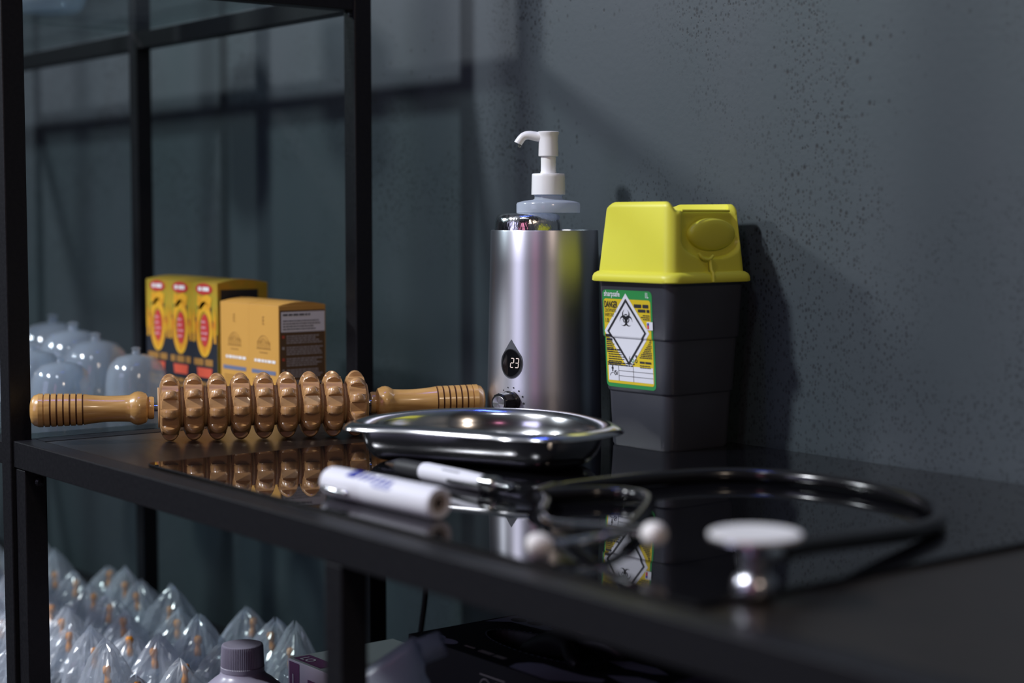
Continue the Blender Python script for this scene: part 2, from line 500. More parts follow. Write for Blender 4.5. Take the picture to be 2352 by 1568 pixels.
for z0, z1 in ((.4125, .4185), (-.0045, 0.0)):
    for x0, x1 in ((RX + .012, X0 - .022), (X0 - 1.14, RX - .012 + .01)):
        rp('glass_shelf', bx(x0, x1, Y0 + .018, RY0 - .001, z0, z1, .0008), M['clearglass'])
for x0, x1 in ((RX + .012, X0 - .022), (X0 - 1.14, RX - .002)):
    rp('lower_shelf', bx(x0, x1, Y0 + .018, RY0 - .001, LOW - .008, LOW, .0008), M['board'])
rp('bolt', xf(lathe([(.0030, .0), (.0050, .0), (.0048, .0020), (.0030, .0040), (.0004, .0046)], 18), Matrix.Translation((X0 - .009, RY0 + .004, .3885)) @ Matrix.Rotation(PI / 2, 4, 'X')), M['steel'])

table = thing('shelf_table', 'low black metal table with dark wood top, in front of the wall', 'table', (X0, Y0, -.95))
TX1 = 1.18
def tp(name, vf, m=M['frame']): return rp(name, vf, m, table)
WT = -.0025
for px, py in ((X0 + .0015, Y0 + .001), (X0 + .0015, RY0), (.490, Y0 + .001), (.490, RY0), (TX1 - T, Y0 + .001), (TX1 - T, RY0)):
    tp('leg', bx(px, px + T, py, py + T, -.95, WT - .0235, .0012))
tp('front_rail', bx(X0, TX1, Y0, Y0 + T, WT - .023, WT, .0008))
tp('rear_rail', bx(X0 + T, TX1 - T, RY0, RY1, WT - .026, WT - .008, .0008))
tp('side_rail', bx(X0, X0 + T, Y0 + T, RY0 - .001, WT - .023, WT, .0008))
tp('side_rail', bx(TX1 - T, TX1, Y0 + T, RY0 - .001, WT - .023, WT, .0008))
tp('wood_top', join(bx(X0 + T + .0006, TX1 - T - .0006, Y0 + T + .0006, RY0, WT - .008, WT - .0004, .0006),
                    bx(X0 + T + .0006, TX1, RY0, WY - .004, WT - .008, WT - .0004, .0006)), M['board'])
tp('lower_shelf', bx(X0 + T + .002, TX1 - T, Y0 + T, RY0 - .001, LOW - .008, LOW, .0008), M['board'])
tp('lower_rail', bx(X0 + T + .002, .489, Y0 + .001, Y0 + T - .001, LOW - .02, LOW, .0008))
tp('lower_rail', bx(.511, TX1 - T - .001, Y0 + .001, Y0 + T - .001, LOW - .02, LOW, .0008))
tp('bolt', xf(lathe([(.0025, .0), (.0045, .0), (.0045, .0015), (.003, .004), (.0004, .0045)], 14), Matrix.Translation((X0 + T + .0015, Y0 + .014, -.037)) @ Matrix.Rotation(PI / 2, 4, 'Y')), M['frame'])

GP = thing('glass_plate', 'glossy black glass plate lying on the wooden table top', 'glass plate', (.19, .030, WT))
def gv(p): return (p[0] - .19, p[1] - .030, p[2] - WT)
gl = [rsq(.3075, .006, z, 5, .2235) for z in (WT, WT + .0004, -.0004, 0)]
for k, ring in enumerate(gl):
    ins = .0004 if k in (0, 3) else 0
    gl[k] = [(p[0] * (1 - ins / .3) + .3075, p[1] * (1 - ins / .22) + .2235, p[2] - WT) for p in ring]
add('plate', loft(gl), M['glassblack'], GP)

# ---------------------------------------------------------------- wooden massage roller
ang = math.atan2(.903, .43) - PI / 2
rx, ry = .0978, .1871
R_ = .0293
roller = thing('massage_roller', 'wooden massage roller with nine toothed wheels and turned handles', 'massage roller', (rx, ry, WT + R_ - .0004), ang)
def wheel_vf():
    n, m = 200, 18; V, F = [], []
    hw = .0091
    for k in range(m + 1):
        u = -1 + 2 * k / m
        y = hw * math.sin(u * PI / 2)
        prof = .0165 + (R_ - .0165) * (max(0, 1 - abs(math.sin(u * PI / 2)) ** 2.1)) ** .60
        for i in range(n):
            a = 2 * PI * i / n
            w = (a / (2 * PI / 10)) % 1.0 - .5
            da = w * 2 * PI / 10
            r = prof
            if abs(da) < math.radians(9.6):
                r = min(r, .0242 / math.cos(da))
            else:
                # teeth rounded off a little
                e = (abs(da) - math.radians(9.6)) / math.radians(8.4)
                r = min(r, prof - .0012 * (1 - min(1, e * 1.6)) ** 2)
            V.append((r * math.cos(a), y, r * math.sin(a)))
    for k in range(m):
        for i in range(n):
            j = (i + 1) % n
            F.append((k * n + i, k * n + j, (k + 1) * n + j, (k + 1) * n + i))
    F.append(tuple(range(n))); F.append(tuple(m * n + i for i in range(n)))
    return V, F
wm = mesh_of('wheel', wheel_vf()); 
wash = mesh_of('washer', lathe([(.004, -.0006), (.0172, -.0006), (.0176, 0), (.0172, .0006), (.004, .0006)], 32, 'Y'))
phase = [.06, .02, .04, .0, .03, .05, .01, .04, .30]
for i in range(9):
    y = (i - 4) * .0201
    w = link('wheel', wm, M['wheelwood'], roller, (0, y, 0), 30)
    w.rotation_euler = (0, phase[i] + math.radians(3), 0)
    for s in (-1, 1):
        link('washer', wash, M['washer'], w, (0, s * .0097, 0), 30)
add('axle', lathe([(.0032, -.104), (.0032, .104)], 16, 'Y'), M['steel'], roller, smooth=30)
def handle(L):
    P = [(.003, 0), (.0092, .0), (.0098, .0015), (.0098, .0042), (.0092, .005), (.0125, .0065), (.0142, .0105), (.0146, .0135), (.0140, .0165), (.0122, .0195), (.0117, .0205)]
    for k in range(1, 10):
        t = k / 9; P.append((.0116 - .0009 * math.sin(PI * t * .8) + .0022 * t * t, .0205 + t * (L * .37)))
    y = P[-1][1]; r = P[-1][0]; gp = L * .052
    for g in range(7):
        P += [(r - .0007, y + .0004), (r - .0007, y + .0010), (r + .0003, y + .0013), (r + .0004, y + gp - .0002)]
        y += gp; r += .00012
    P += [(r, L * .93), (r - .0012, L * .965), (r - .0040, L * .988), (r - .0085, L * .998), (.0005, L)]
    return lathe(P, 48, 'Y'), [p for p in P]
hv, hp = handle(.1035)
hm = mesh_of('handle', hv)
hm.materials.append(M['lacquer']); hm.materials.append(M['groove'])
for p in hm.polygons:
    c = p.center
    rr = max(math.hypot(hm.vertices[v].co.x, hm.vertices[v].co.z) for v in p.vertices)
    ys = [hm.vertices[v].co.y for v in p.vertices]
    if max(ys) - min(ys) < .0009 and .0205 + .1035 * .35 < c.y < .1035 * .88: p.material_index = 1
h1 = link('handle', hm, None, roller, (0, 4 * .0201 + .0135, 0), 35)
h2 = link('handle', hm, None, roller, (0, -4 * .0201 - .0135, 0), 35)
h2.rotation_euler = (0, 0, PI)

# ---------------------------------------------------------------- oil warmer with the pump bottle inside
WX, WYc = .2096, .4127
warm = thing('oil_warmer', 'silver brushed metal bottle warmer with a round display and knob', 'warmer', (WX, WYc, 0))
HW = .1790
def wr(z): return .0520 - .0037 * z / HW
body = [(.001, .0005), (.049, .0005), (.0512, .0015)] + [(wr(z), z) for z in (.003, .04, .08, .12, .15, HW - .0012)] + \
       [(wr(HW) - .0004, HW), (wr(HW) - .0022, HW), (wr(HW) - .0028, HW - .001), (wr(HW) - .003, .13), (.001, .13)]
add('body', lathe(body, 96), M['alu'], warm, smooth=30)
PH = math.radians(-74)
def onw(s, t, l):
    r = wr(t) + l; a = PH + s / .0505
    return (r * math.cos(a), r * math.sin(a), t)
cuts = [('s', -.012 + .003 * k) for k in range(9)]
zc = .0635
dropP = [(0, .0835)] + [(.0118 * math.cos(math.radians(a)), zc - .0008 + .0138 * math.sin(math.radians(a))) for a in range(28, -209, -8)]
bezel = decal('drop_bezel', poly2(dropP), onw, M['grey_print'], warm, .0003, cuts)
sc = decal('screen', ell2(0, zc - .0008, .0098, .0116, 40), onw, M['screen'], bezel, .0007, cuts)
rim = decal('screen_rim', ring2(0, zc - .0008, .0098, .0105, ky=1.18, n=40), onw, M['black'], bezel, .0009, cuts)
def seg7(d, x, y, w, h, k):
    on = {'2': 'abged', '3': 'abgcd'}[d]; g = k * .35; out = []
    sl = .08
    def R(x0, y0, x1, y1):
        return [(x0 + sl * (y0 - y), y0), (x1 + sl * (y0 - y), y0), (x1 + sl * (y1 - y), y1), (x0 + sl * (y1 - y), y1)], [(0, 1, 2, 3)]
    segs = {'a': (x + g + k * .5, y + h - k, x + w - g - k * .5, y + h), 'g': (x + g + k * .5, y + h / 2 - k / 2, x + w - g - k * .5, y + h / 2 + k / 2), 'd': (x + g + k * .5, y, x + w - g - k * .5, y + k),
            'b': (x + w - k, y + h / 2 + g, x + w, y + h - g - k * .4), 'c': (x + w - k, y + g + k * .4, x + w, y + h / 2 - g),
            'f': (x, y + h / 2 + g, x + k, y + h - g - k * .4), 'e': (x, y + g + k * .4, x + k, y + h / 2 - g)}
    return [R(*segs[c]) for c in on]
decal('digits', seg7('2', -.0006, zc - .0050, .0038, .0088, .00075) + seg7('3', .0042, zc - .0050, .0038, .0088, .00075), onw, M['digit'], bezel, .0010)
# knob
KZ = .0285
kb = Matrix.Translation(Vector(onw(0, KZ, 0))) @ Matrix.Rotation(PH, 4, 'Z') @ Matrix.Rotation(PI / 2, 4, 'Y')
knob = add('knob', xf(lathe([(.004, -.001), (.0098, 0), (.0098, .0035), (.0086, .0045), (.0086, .0165), (.0078, .0178), (.0068, .0178), (.0066, .0176), (.0004, .0176)], 60,
           ribs=lambda a, k: 1 + (.045 if 3 <= k <= 4 and int(a / (2 * PI) * 30) % 3 == 0 else 0)), kb), M['black'], warm, smooth=25)
m_sp = mat('spun_aluminium', (.75, .74, .74), .22, 1.0, Anisotropic=.85)
NN, LL, bb = nodes(m_sp); tgn = NN.new('ShaderNodeTangent'); tgn.direction_type = 'RADIAL'; tgn.axis = 'Z'; LL.new(tgn.outputs[0], bb.inputs['Tangent'])
cp = add('knob_cap', lathe([(.0004, 0), (.0066, 0), (.0066, .0006), (.0062, .0009), (.0004, .0009)], 40), m_sp, knob)
cp.matrix_local = kb @ Matrix.Translation((0, 0, .0174))
dots = []
for k in range(10):
    a = math.radians(212 - k * 27)
    rr = .00035 + .00007 * k
    dots.append(ell2(.0128 * math.cos(a), KZ + .0128 * math.sin(a), rr, rr, 10))
decal('dial_dots', dots, onw, M['ink'], warm, .0003)

# pump bottle: tilted slightly off the middle of the warmer
vd = Vector((-.614, -.789, 0))
bxp = Vector((WX, WYc, 0)) - Vector((.614, .789, 0)) * -.0035
pump = thing('pump_bottle', 'pump bottle with white pump and chrome shoulder, standing in the silver warmer', 'pump bottle', (bxp.x, bxp.y, .1304))
sh = -Vector((.614, .789, 0)) * .0178
add('chrome_shoulder', xf(lathe([(.012, 0), (.0288, .0), (.0304, .030), (.0304, .050), (.0301, .0545), (.0291, .0585), (.0275, .0618), (.0240, .0634), (.018, .0639), (.001, .0640)], 64), Matrix.Translation(sh)), M['mottled'], pump, smooth=40)
co = add('collar', lathe([(.010, .0641), (.0284, .0641), (.0286, .0646), (.0286, .0718), (.0278, .0732), (.0215, .0748), (.0138, .0757), (.0124, .0768), (.0124, .0790), (.0130, .0795), (.0130, .0806), (.010, .0806)], 64), M['haze'], pump, smooth=35)
pc = add('pump_cap', lathe([(.006, .0803), (.0152, .0803), (.01525, .0808), (.0149, .096), (.0148, .0983), (.0143, .0990), (.0072, .0992), (.0072, .1008), (.004, .1008)], 64), M['white'], pump, smooth=35)
add('stem', lathe([(.0068, .0985), (.0068, .116)], 40), M['white'], pc, smooth=35)
hd = add('pump_head', lathe([(.004, .1145), (.0086, .1145), (.0089, .1148), (.0088, .120), (.0086, .1300), (.0089, .1335), (.0096, .1350), (.0096, .1361), (.0090, .1366), (.001, .1366)], 48), M['white'], pump, smooth=35)
p0 = Vector((0, 0, .1315))
path = catmull([p0 + vd * .002, p0 + vd * .010 + Vector((0, 0, .0005)), p0 + vd * .0175 + Vector((0, 0, .0018)), p0 + vd * .0225 + Vector((0, 0, .0005)), p0 + vd * .0262 + Vector((0, 0, -.0038)), p0 + vd * .0272 + Vector((0, 0, -.0056))], 6)
add('spout', tube(path, lambda t: .0048 - .0014 * min(1, t * 1.8) + .0004 * t, 20), M['white'], hd, smooth=50)
dp = p0 + vd * .0257 + Vector((0, 0, -.0072))
add('oil_drop', sphere(dp, .0018, 1.25, 14, 8), M['drop'], hd, smooth=60)

# ---------------------------------------------------------------- sharps bin
BA = math.radians(2)
binT = thing('sharps_bin', 'charcoal sharps bin with a yellow lid and a hazard label, beside the warmer', 'sharps bin', (.3605, .4265, 0), BA)
tiers = [(.0, .0362), (.0020, .0370), (.0455, .0388), (.0466, .0397), (.0476, .0401), (.0903, .0420), (.0914, .0430), (.0924, .0434), (.1400, .0452)]
def hz(z):
    for (a, ha), (b, hb) in zip(tiers, tiers[1:]):
        if z <= b: return ha + (hb - ha) * (z - a) / (b - a)
    return tiers[-1][1]
rings = [rsq(h, .0115, z, 8) for z, h in tiers]
add('body', loft(rings), M['binbody'], binT, smooth=28)
# lid: perimeter sweep with a hopper opening on the right side
def lid_vf():
    nz = 44; Rz0, Rz1 = .1460, .2030
    base = []
    def perim(h, r, n_side=26, n_c=10):
        P = []
        for (sx, sy, a0) in ((1, -1, -PI / 2), (1, 1, 0), (-1, 1, PI / 2), (-1, -1, PI)):
            for k in range(n_c + 1):
                a = a0 + PI / 2 * k / n_c
                P.append((sx * (h - r) + r * math.cos(a), sy * (h - r) + r * math.sin(a)))
            # straight run to the next corner
            na = a0 + PI / 2
            ex, ey = P[-1]
            if sx == 1 and sy == -1: nx, ny = h, h - r
            elif sx == 1: nx, ny = -(h - r), h
            elif sy == 1: nx, ny = -h, -(h - r)
            else: nx, ny = h - r, -h
            for k in range(1, n_side):
                t = k / n_side; P.append((ex + (nx - ex) * t, ey + (ny - ey) * t))
        return P
    def sst(a, b, x):
        t = max(0, min(1, (x - a) / (b - a))); return t * t * (3 - 2 * t)
    rows = []
    top0 = perim(.0405, .010)
    low0 = perim(.0452, .010)
    for k in range(nz + 1):
        f = k / nz; row = []
        for (xl, yl), (xt, yt) in zip(low0, top0):
            on_right = sst(.030, .040, xt) * (1 if abs(yt) < .038 else 0)
            open_ = sst(.0405, .0395, abs(0)) if False else 0
            ztop = Rz1 - .0072 * sst(.0300, .0365, xt) * sst(.0402, .034, abs(yt)) - .0030 * sst(-.028, -.0405, xt) - .0016 * sst(.030, .0405, yt)
            z = Rz0 + (ztop - Rz0) * f
            g = (z - Rz0) / (Rz1 - Rz0)
            x = xl + (xt - xl) * g; y = yl + (yt - yl) * g
            # recessed U panel on the right (+x) side, open to the top
            if x > .030:
                u = (yt - .004) / .0345; v = (z - .1720) / .0150
                d = max(abs(u), 0)
                if v < 0: dd = math.sqrt(u * u + (v * .9) ** 2)
                else: dd = abs(u)
                rec = 1 - sst(.82, .97, dd)
                x -= .0052 * rec * sst(.030, .039, x)
            # chamfer at the top edge
            if f > .93:
                q = (f - .93) / .07; sh = .0022 * q * q
                x *= 1 - sh / .04; y *= 1 - sh / .04
            row.append((x, y, z))
        rows.append(row)
    # inner lining goes down from the lip, closed by a floor
    last = rows[-1]
    rows.append([(x * .93, y * .93, z - .0003) for x, y, z in last])
    rows.append([(x * .86, y * .86, .176) for x, y, z in last])
    return loft(rows, False, True)
lid = add('lid', lid_vf(), M['yellow'], binT, smooth=45)
rimP = [(.0448, .1375), (.0497, .1375), (.0502, .1382), (.0500, .1415), (.0490, .1440), (.0470, .1456), (.0448, .1464), (.0440, .1464)]
add('lid_rim', loft([rsq(h, .0125, z, 8) for h, z in rimP]), M['yellow'], lid, smooth=45)
# closing flap on the right side
fl = xf(lathe([(.001, 0), (.0185, 0), (.0185, .0030), (.0180, .0052), (.0165, .0066), (.0120, .0078), (.006, .0083), (.0005, .0084)], 48),
        Matrix.Translation((.0370, .0070, .1765)) @ Matrix.Diagonal((.80, 1.46, .72, 1)) @ Matrix.Rotation(math.radians(95), 4, 'Y'))
lipP = [(.0372, y_ / 1000, .1957) for y_ in range(-26, 34, 4)]
add('hopper_lip', tube(lipP, .0011, 8), M['yellow'], lid, smooth=50)
add('closing_flap', fl, M['yellow'], lid, smooth=50)
hook = catmull([(.0445, -.0135, .1612), (.0462, -.0100, .1572), (.0466, -.0035, .1562), (.0460, .0020, .1590)], 5)
add('hook', join(tube(hook, .0013, 10), tube([(.0464, -.002, .1562), (.0478, -.002, .148), (.0500, -.002, .1452), (.0506, -.002, .138)], .0014, 10)), M['yellow'], lid, smooth=50)
# label on the left (-y) face
SX0, SX1, TZ0, TZ1 = -.0358, .0228, .0495, .1305
def onb(s, t, l):
    k = 1 - .0
    return (s + (.1305 - t) * .02, -hz(t) - l, t)
bc = [('t', z) for z, _ in tiers[1:-1]]
lab = decal('label', rrect2(SX0, TZ0, SX1, TZ1, .004), onb, M['green'], binT, .00025, bc)
def L(px, py):  # label picture coordinates 0..1000 / 0..1400 measured on the label
    return SX0 + (SX1 - SX0) * px / 1000, TZ1 - (TZ1 - TZ0) * py / 1400
def LR(x0, y0, x1, y1): a = L(x0, y1); b = L(x1, y0); return rect2(a[0], a[1], b[0], b[1])
a, b2 = L(28, 1345), L(968, 128)
decal('yellow_panel', rrect2(a[0], a[1], b2[0], b2[1], .0025), onb, M['yprint'], lab, .0004, bc)
decal('form_panel', [LR(55, 1085, 955, 1305)], onb, M['paper'], lab, .0005, bc)
dcx, dcy = 480, 595
def dia(hx, hy): return [L(dcx, dcy - hy), L(dcx + hx, dcy), L(dcx, dcy + hy), L(dcx - hx, dcy)]
decal('white_diamond', [poly2(dia(452, 552))], onb, M['paper'], lab, .00055, bc)
o4, i4 = dia(395, 478), dia(352, 424)
fr = []
for k in range(4):
    fr.append(([o4[k], o4[(k + 1) % 4], i4[(k + 1) % 4], i4[k]], [(0, 1, 2, 3)]))
decal('diamond_frame', fr, onb, M['ink'], lab, .0007, bc)
# biohazard trefoil
bcx, bcy = L(478, 405); k = .00030
bio = []
for q in range(3):
    a_ = PI / 2 + q * 2 * PI / 3
    bio.append(crescent2(bcx + 11 * k * math.cos(a_), bcy + 11 * k * math.sin(a_), 15 * k, 10.8 * k, 4.3 * k, a_, .30))
    bio.append(ring2(bcx, bcy, 10.2 * k, 13.2 * k, a_ - .50, a_ + .50, 8))
decal('biohazard_symbol', bio, onb, M['ink'], lab, .0007, bc)
tx = []
p = L(500, 1000); tx.append(text2('6', p[0], p[1], .0055, .7, 'CENTER'))
p = L(40, 255); tx.append(text2('DANGER', p[0], p[1], .0078, .50, bold=.00012))
p = L(45, 320); tx.append(text2('CONTAMINATED', p[0], p[1], .0042, .42))
p = L(45, 385); tx.append(text2('SHARPS ONLY', p[0], p[1], .0042, .42))
p = L(48, 470); tx.append(text2('1.0L', p[0], p[1], .0052, .6))
s0, t0 = L(640, 190); s1, _ = L(950, 190)
tx.append(lines2(s0, s1, t0, 1, .003, .0028, .1, 3, True)); tx.append(lines2(s0 + .004, s1, t0 - .0040, 1, .003, .0024, .1, 5, True))
tx.append(lines2(s0 + .008, s1, t0 - .0085, 3, .0016, .0008, .3, 6, True))
s0, t0 = L(40, 640); s1, _ = L(180, 640); tx.append(lines2(s0, s1, t0, 2, .0035, .0020, .2, 8))
tx.append(lines2(s0, s1 + .001, t0 - .0062, 6, .0016, .0008, .2, 9))
s0, t0 = L(40, 850); s1, _ = L(330, 850); tx.append(lines2(s0, s1, t0, 1, .002, .0013, .1, 10)); tx.append(lines2(s0 + .0015, s1 + .004, t0 - .0022, 6, .0019, .0008, .3, 11))
s0, t0 = L(45, 1040); s1, _ = L(620, 1040); tx.append(lines2(s0, s1, t0, 2, .0018, .0010, .1, 12))
for k_ in range(11):
    s0, t0 = L(905 - k_ * 24 + 20, 690 + k_ * 25); s1, _ = L(945, 0); tx.append(lines2(min(s0, s1 - .002), s1, t0, 1, .002, .0008, .1, 20 + k_, True))
s0, t0 = L(700, 1000); s1, _ = L(945, 0); tx.append(lines2(s0, s1, t0, 1, .002, .0017, .05, 33)); tx.append(lines2(s0, s1, t0 - .0032, 2, .0016, .0007, .2, 34))
# table lines, hand pictogram
tx += [LR(262, 1085, 268, 1305), LR(560, 1085, 566, 1305), LR(262, 1155, 955, 1161), LR(262, 1228, 955, 1234)]
tx += [LR(130, 1090, 150, 1180), LR(120, 1120, 160, 1140)]
a_ = L(205, 1190); tx.append(ring2(a_[0], a_[1], .0014, .0019, n=16)); tx.append(([L(175, 1170), L(185, 1160), L(240, 1215), L(230, 1225)], [(0, 1, 2, 3)]))
a_ = L(140, 1250); tx.append(ring2(a_[0], a_[1], .0030, .0034, .3, PI - .2, 14))
a_ = L(625, 1000); tx.append(ring2(a_[0], a_[1], .0010, .0016, n=12)); a_ = L(630, 935); tx.append(poly2([(a_[0] - .0014, a_[1] + .001), (a_[0] + .0014, a_[1] + .001), (a_[0], a_[1] - .0018)]))
decal('black_print', tx, onb, M['ink'], lab, .0007, bc)
wt = []
p = L(35, 92); wt.append(text2('sharpsafe', p[0], p[1], .0064, .80, bold=.0001))
p = L(862, 95); wt.append(text2('1L', p[0], p[1], .0062, .7, bold=.0001))
decal('white_print', wt, onb, M['paper'], lab, .0004, bc)
a_ = L(560, 1000); decal('recycling_mark', [ring2(a_[0], a_[1], .0009, .0016, n=12)], onb, M['green'], lab, .0007, bc)
a = L(895, 545); b2 = L(1010, 430)
st = decal('sticker', [rect2(a[0], a[1], b2[0], b2[1])], onb, M['paper'], lab, .0009, bc)
a = L(905, 530); b2 = L(940, 480); c2 = L(940, 445)
decal('red_mark', [rect2(a[0], a[1], b2[0], b2[1])], onb, M['red'], lab, .0011, bc)
decal('blue_mark', [rect2(a[0], b2[1], c2[0], c2[1])], onb, M['blue'], lab, .0011, bc)

# ---------------------------------------------------------------- kidney dish
outl = [(.281, .157), (.305, .157), (.345, .1815), (.3945, .2035), (.422, .2125), (.447, .236), (.4455, .277), (.427, .3125), (.360, .338), (.306, .334), (.262, .300), (.245, .252), (.253, .196)]
cxk = sum(p[0] for p in outl) / 13; cyk = sum(p[1] for p in outl) / 13
ring = [(p.x - cxk, p.y - cyk) for p in catmull([(a, b, 0) for a, b in outl], 8, True)]
ang_k = [math.atan2(p[1], p[0]) for p in ring]
dish = thing('kidney_dish', 'polished steel kidney dish standing in front of the warmer', 'dish', (cxk, cyk, 0.0))
def inset(d):
    n = len(ring); out = []
    for i in range(n):
        a, b, c = ring[i - 1], ring[i], ring[(i + 1) % n]
        t = Vector((c[0] - a[0], c[1] - a[1])).normalized(); nn = Vector((t.y, -t.x))  # outward for ccw
        out.append((b[0] - nn.x * d, b[1] - nn.y * d))
    # relax so tight curves do not fold
    for _ in range(int(6 + d * 1500)):
        out = [((out[i - 1][0] + out[i][0] * 2 + out[(i + 1) % n][0]) / 4, (out[i - 1][1] + out[i][1] * 2 + out[(i + 1) % n][1]) / 4) for i in range(n)]
    return out
prof = [(.036, .0004), (.0290, .0005), (.0235, .0018), (.0185, .0048), (.0148, .0092), (.0122, .0146), (.0106, .0200), (.0095, .0255), (.0060, .0266), (.0010, .0262), (-.0022, .0258), (-.0030, .0264), (-.0022, .0285), (.0000, .0303), (.0030, .0316), (.0058, .0318), (.0080, .0306), (.0108, .0262), (.0120, .0200), (.0137, .0146), (.0163, .0094), (.0198, .0052), (.0245, .0027), (.0300, .0017), (.037, .0016)]
rk = []
for d, z in prof:
    rk.append([(p[0], p[1], z) for p in inset(d)])
add('bowl', loft(rk), M['dish'], dish, smooth=60)

# ---------------------------------------------------------------- marker and ball pen
mk = thing('marker_pen', 'thick white marker with blue writing and a pocket clip, near the table edge', 'marker', (.4102, .0610, .0104))
d_ = Vector((.5340, .0655, 0)) - Vector((.4102, .0610, 0)); ml = d_.length
mk.rotation_euler = (0, 0, math.atan2(d_.y, d_.x))
add('barrel', lathe([(.0006, -.0005), (.0060, 0), (.0088, .0012), (.0100, .004), (.0103, .010), (.0103, .048), (.0102, .0484), (.0103, .049), (.0104, ml - .004), (.0101, ml - .001), (.0094, ml), (.0064, ml), (.0060, ml - .003), (.0006, ml - .0032)], 48, 'X'), M['marker'], mk, smooth=35)
add('end_plug', lathe([(.0062, ml - .0028), (.0062, ml - .0008), (.0034, ml - .0008), (.0032, ml - .0025), (.0004, ml - .0026)], 32, 'X'), M['tan'], mk, smooth=35)
add('end_hole', lathe([(.0034, ml - .0024), (.0034, ml - .0018), (.0004, ml - .0018)], 20, 'X'), M['dark'], mk)
cl = catmull([(.010, -.0100, -.0018), (.012, -.0122, -.0022), (.024, -.0126, -.0028), (.034, -.0118, -.0032), (.036, -.0108, -.0034)], 5)
add('clip', tube(cl, lambda t: .0017, 10), M['steel'], mk, smooth=50)
wr_ = []
strokes = [(.030, 1.9), (.0375, 1.35), (.0445, 1.15), (.051, 1.1), (.058, 1.0), (.065, .9), (.071, .85), (.077, .8)]
def onm(s, t, l):
    a = t / .0104; r = .0104 + l
    return (s, -r * math.sin(a), r * math.cos(a))
for i, (sx, hh) in enumerate(strokes):
    hgt = .0056 * hh ** .8; w = .0030 if i else .0062; t0 = .0042 + .0002 * i
    wr_.append(([(sx, t0 + .004), (sx + w, t0 + .004), (sx + w + hgt * .55, t0 + .004 - hgt), (sx + hgt * .55, t0 + .004 - hgt)], [(0, 1, 2, 3)]))
    if i < 1: wr_.append(([(sx + w, t0 + .0042), (sx + w + .0012, t0 + .0034), (sx + .0068, t0 + .004 - hgt * .5), (sx + .0058, t0 + .0040 - hgt * .6)], [(0, 1, 2, 3)]))
for s0, s1, t0 in ((.060, .084, .0100), (.064, .082, .0114)):
    wr_.append(rect2(s0, t0, s1, t0 + .0007))
decal('blue_writing', wr_, onm, M['blue'], mk, .0002, [('t', -.003 + .0012 * q) for q in range(16)])

pn = thing('ballpoint_pen', 'white click pen with black grip and silver tip, beside the dish', 'pen', (.3440, .1515, .0064))
d_ = Vector((.4980, .1525, 0)) - Vector((.3440, .1515, 0)); pl = d_.length
pn.rotation_euler = (0, 0, math.atan2(d_.y, d_.x))
add('tip', lathe([(.0006, 0), (.0012, .0005), (.0018, .004), (.0050, .0155), (.0053, .0175), (.004, .0178)], 32, 'X'), M['steel'], pn, smooth=35)
add('grip', lathe([(.004, .0172), (.0054, .0176), (.0060, .022), (.0061, .045), (.0064, .0495), (.004, .0497)], 32, 'X', ribs=lambda a, k: 1), M['matblack'], pn, smooth=35)
add('barrel', lathe([(.004, .0494), (.0063, .0497), (.0067, .053), (.0064, .100), (.0058, .121), (.004, .1212)], 32, 'X'), M['marker'], pn, smooth=35)
decal('print', [rect2(.078 + .0026 * q, -.0008, .0796 + .0026 * q, .0004) for q in range(8)], lambda s, t, l: (s, -.00672 * math.sin(.75 + t / .0065), .00672 * math.cos(.75 + t / .0065)), M['grey_print'], pn, 0)
add('cap_ring', lathe([(.004, .1208), (.0059, .121), (.0059, .1300), (.0064, .1303), (.0064, .1345), (.0058, .1350), (.004, .1352)], 32, 'X'), M['steel'], pn, smooth=35)
add('plunger', lathe([(.0036, .1345), (.0036, pl - .0035), (.0040, pl - .003), (.0036, pl - .0006), (.0006, pl)], 24, 'X'), M['chrome'], pn, smooth=35)
cl = catmull([(.128, -.0060, .0004), (.126, -.0086, .0), (.112, -.0090, -.0006), (.095, -.0082, -.0012), (.088, -.0070, -.0014)], 5)
add('clip', tube(cl, .0013, 10), M['black'], pn, smooth=50)

# ---------------------------------------------------------------- stethoscope
sth = thing('stethoscope', 'black stethoscope with white ear tips and white faced chest piece', 'stethoscope', (.60, .20, 0))
def so(P): return [(p[0] - .60, p[1] - .20, p[2]) for p in P]
tz = .0054
tubeP = catmull(so([(.5215, .1640, .0062), (.5130, .1850, tz), (.5130, .2180, tz), (.5170, .2620, tz), (.5280, .3050, tz), (.5560, .3370, tz), (.6030, .3520, tz), (.6600, .3480, tz), (.7130, .3240, tz), (.7480, .2870, tz), (.7640, .2450, .0062), (.7740, .2000, .0095), (.7840, .1550, .0135), (.7925, .1200, .0165), (.7985, .0930, .0175)]), 10)
add('rubber_tube', tube(tubeP, .0052, 18), M['rubber'], sth, smooth=60)
# yoke and sprung chrome headset
yk = so([(.5215, .1640, .0062)])[0]
add('yoke', join(tube(so([(.519, .170, .0062), (.5275, .1520, .0062), (.5330, .1440, .0062)]), .0062, 16)), M['rubber'], sth, smooth=60)
ha = catmull(so([(.529, .1520, .0062), (.5345, .1700, .0062), (.5430, .1900, .0060), (.5580, .2030, .0058), (.5800, .2000, .0058), (.6060, .1770, .0058), (.6420, .1340, .0060), (.6690, .0950, .0066), (.6740, .0740, .0075), (.6700, .0520, .0066), (.6646, .0414, .0064)]), 8)
hb = catmull(so([(.529, .1480, .0062), (.5480, .1400, .0052), (.5720, .1180, .0040), (.6020, .1000, .0040), (.6420, .0890, .0085), (.6820, .0830, .0135), (.7163, .0798, .0166)]), 8)
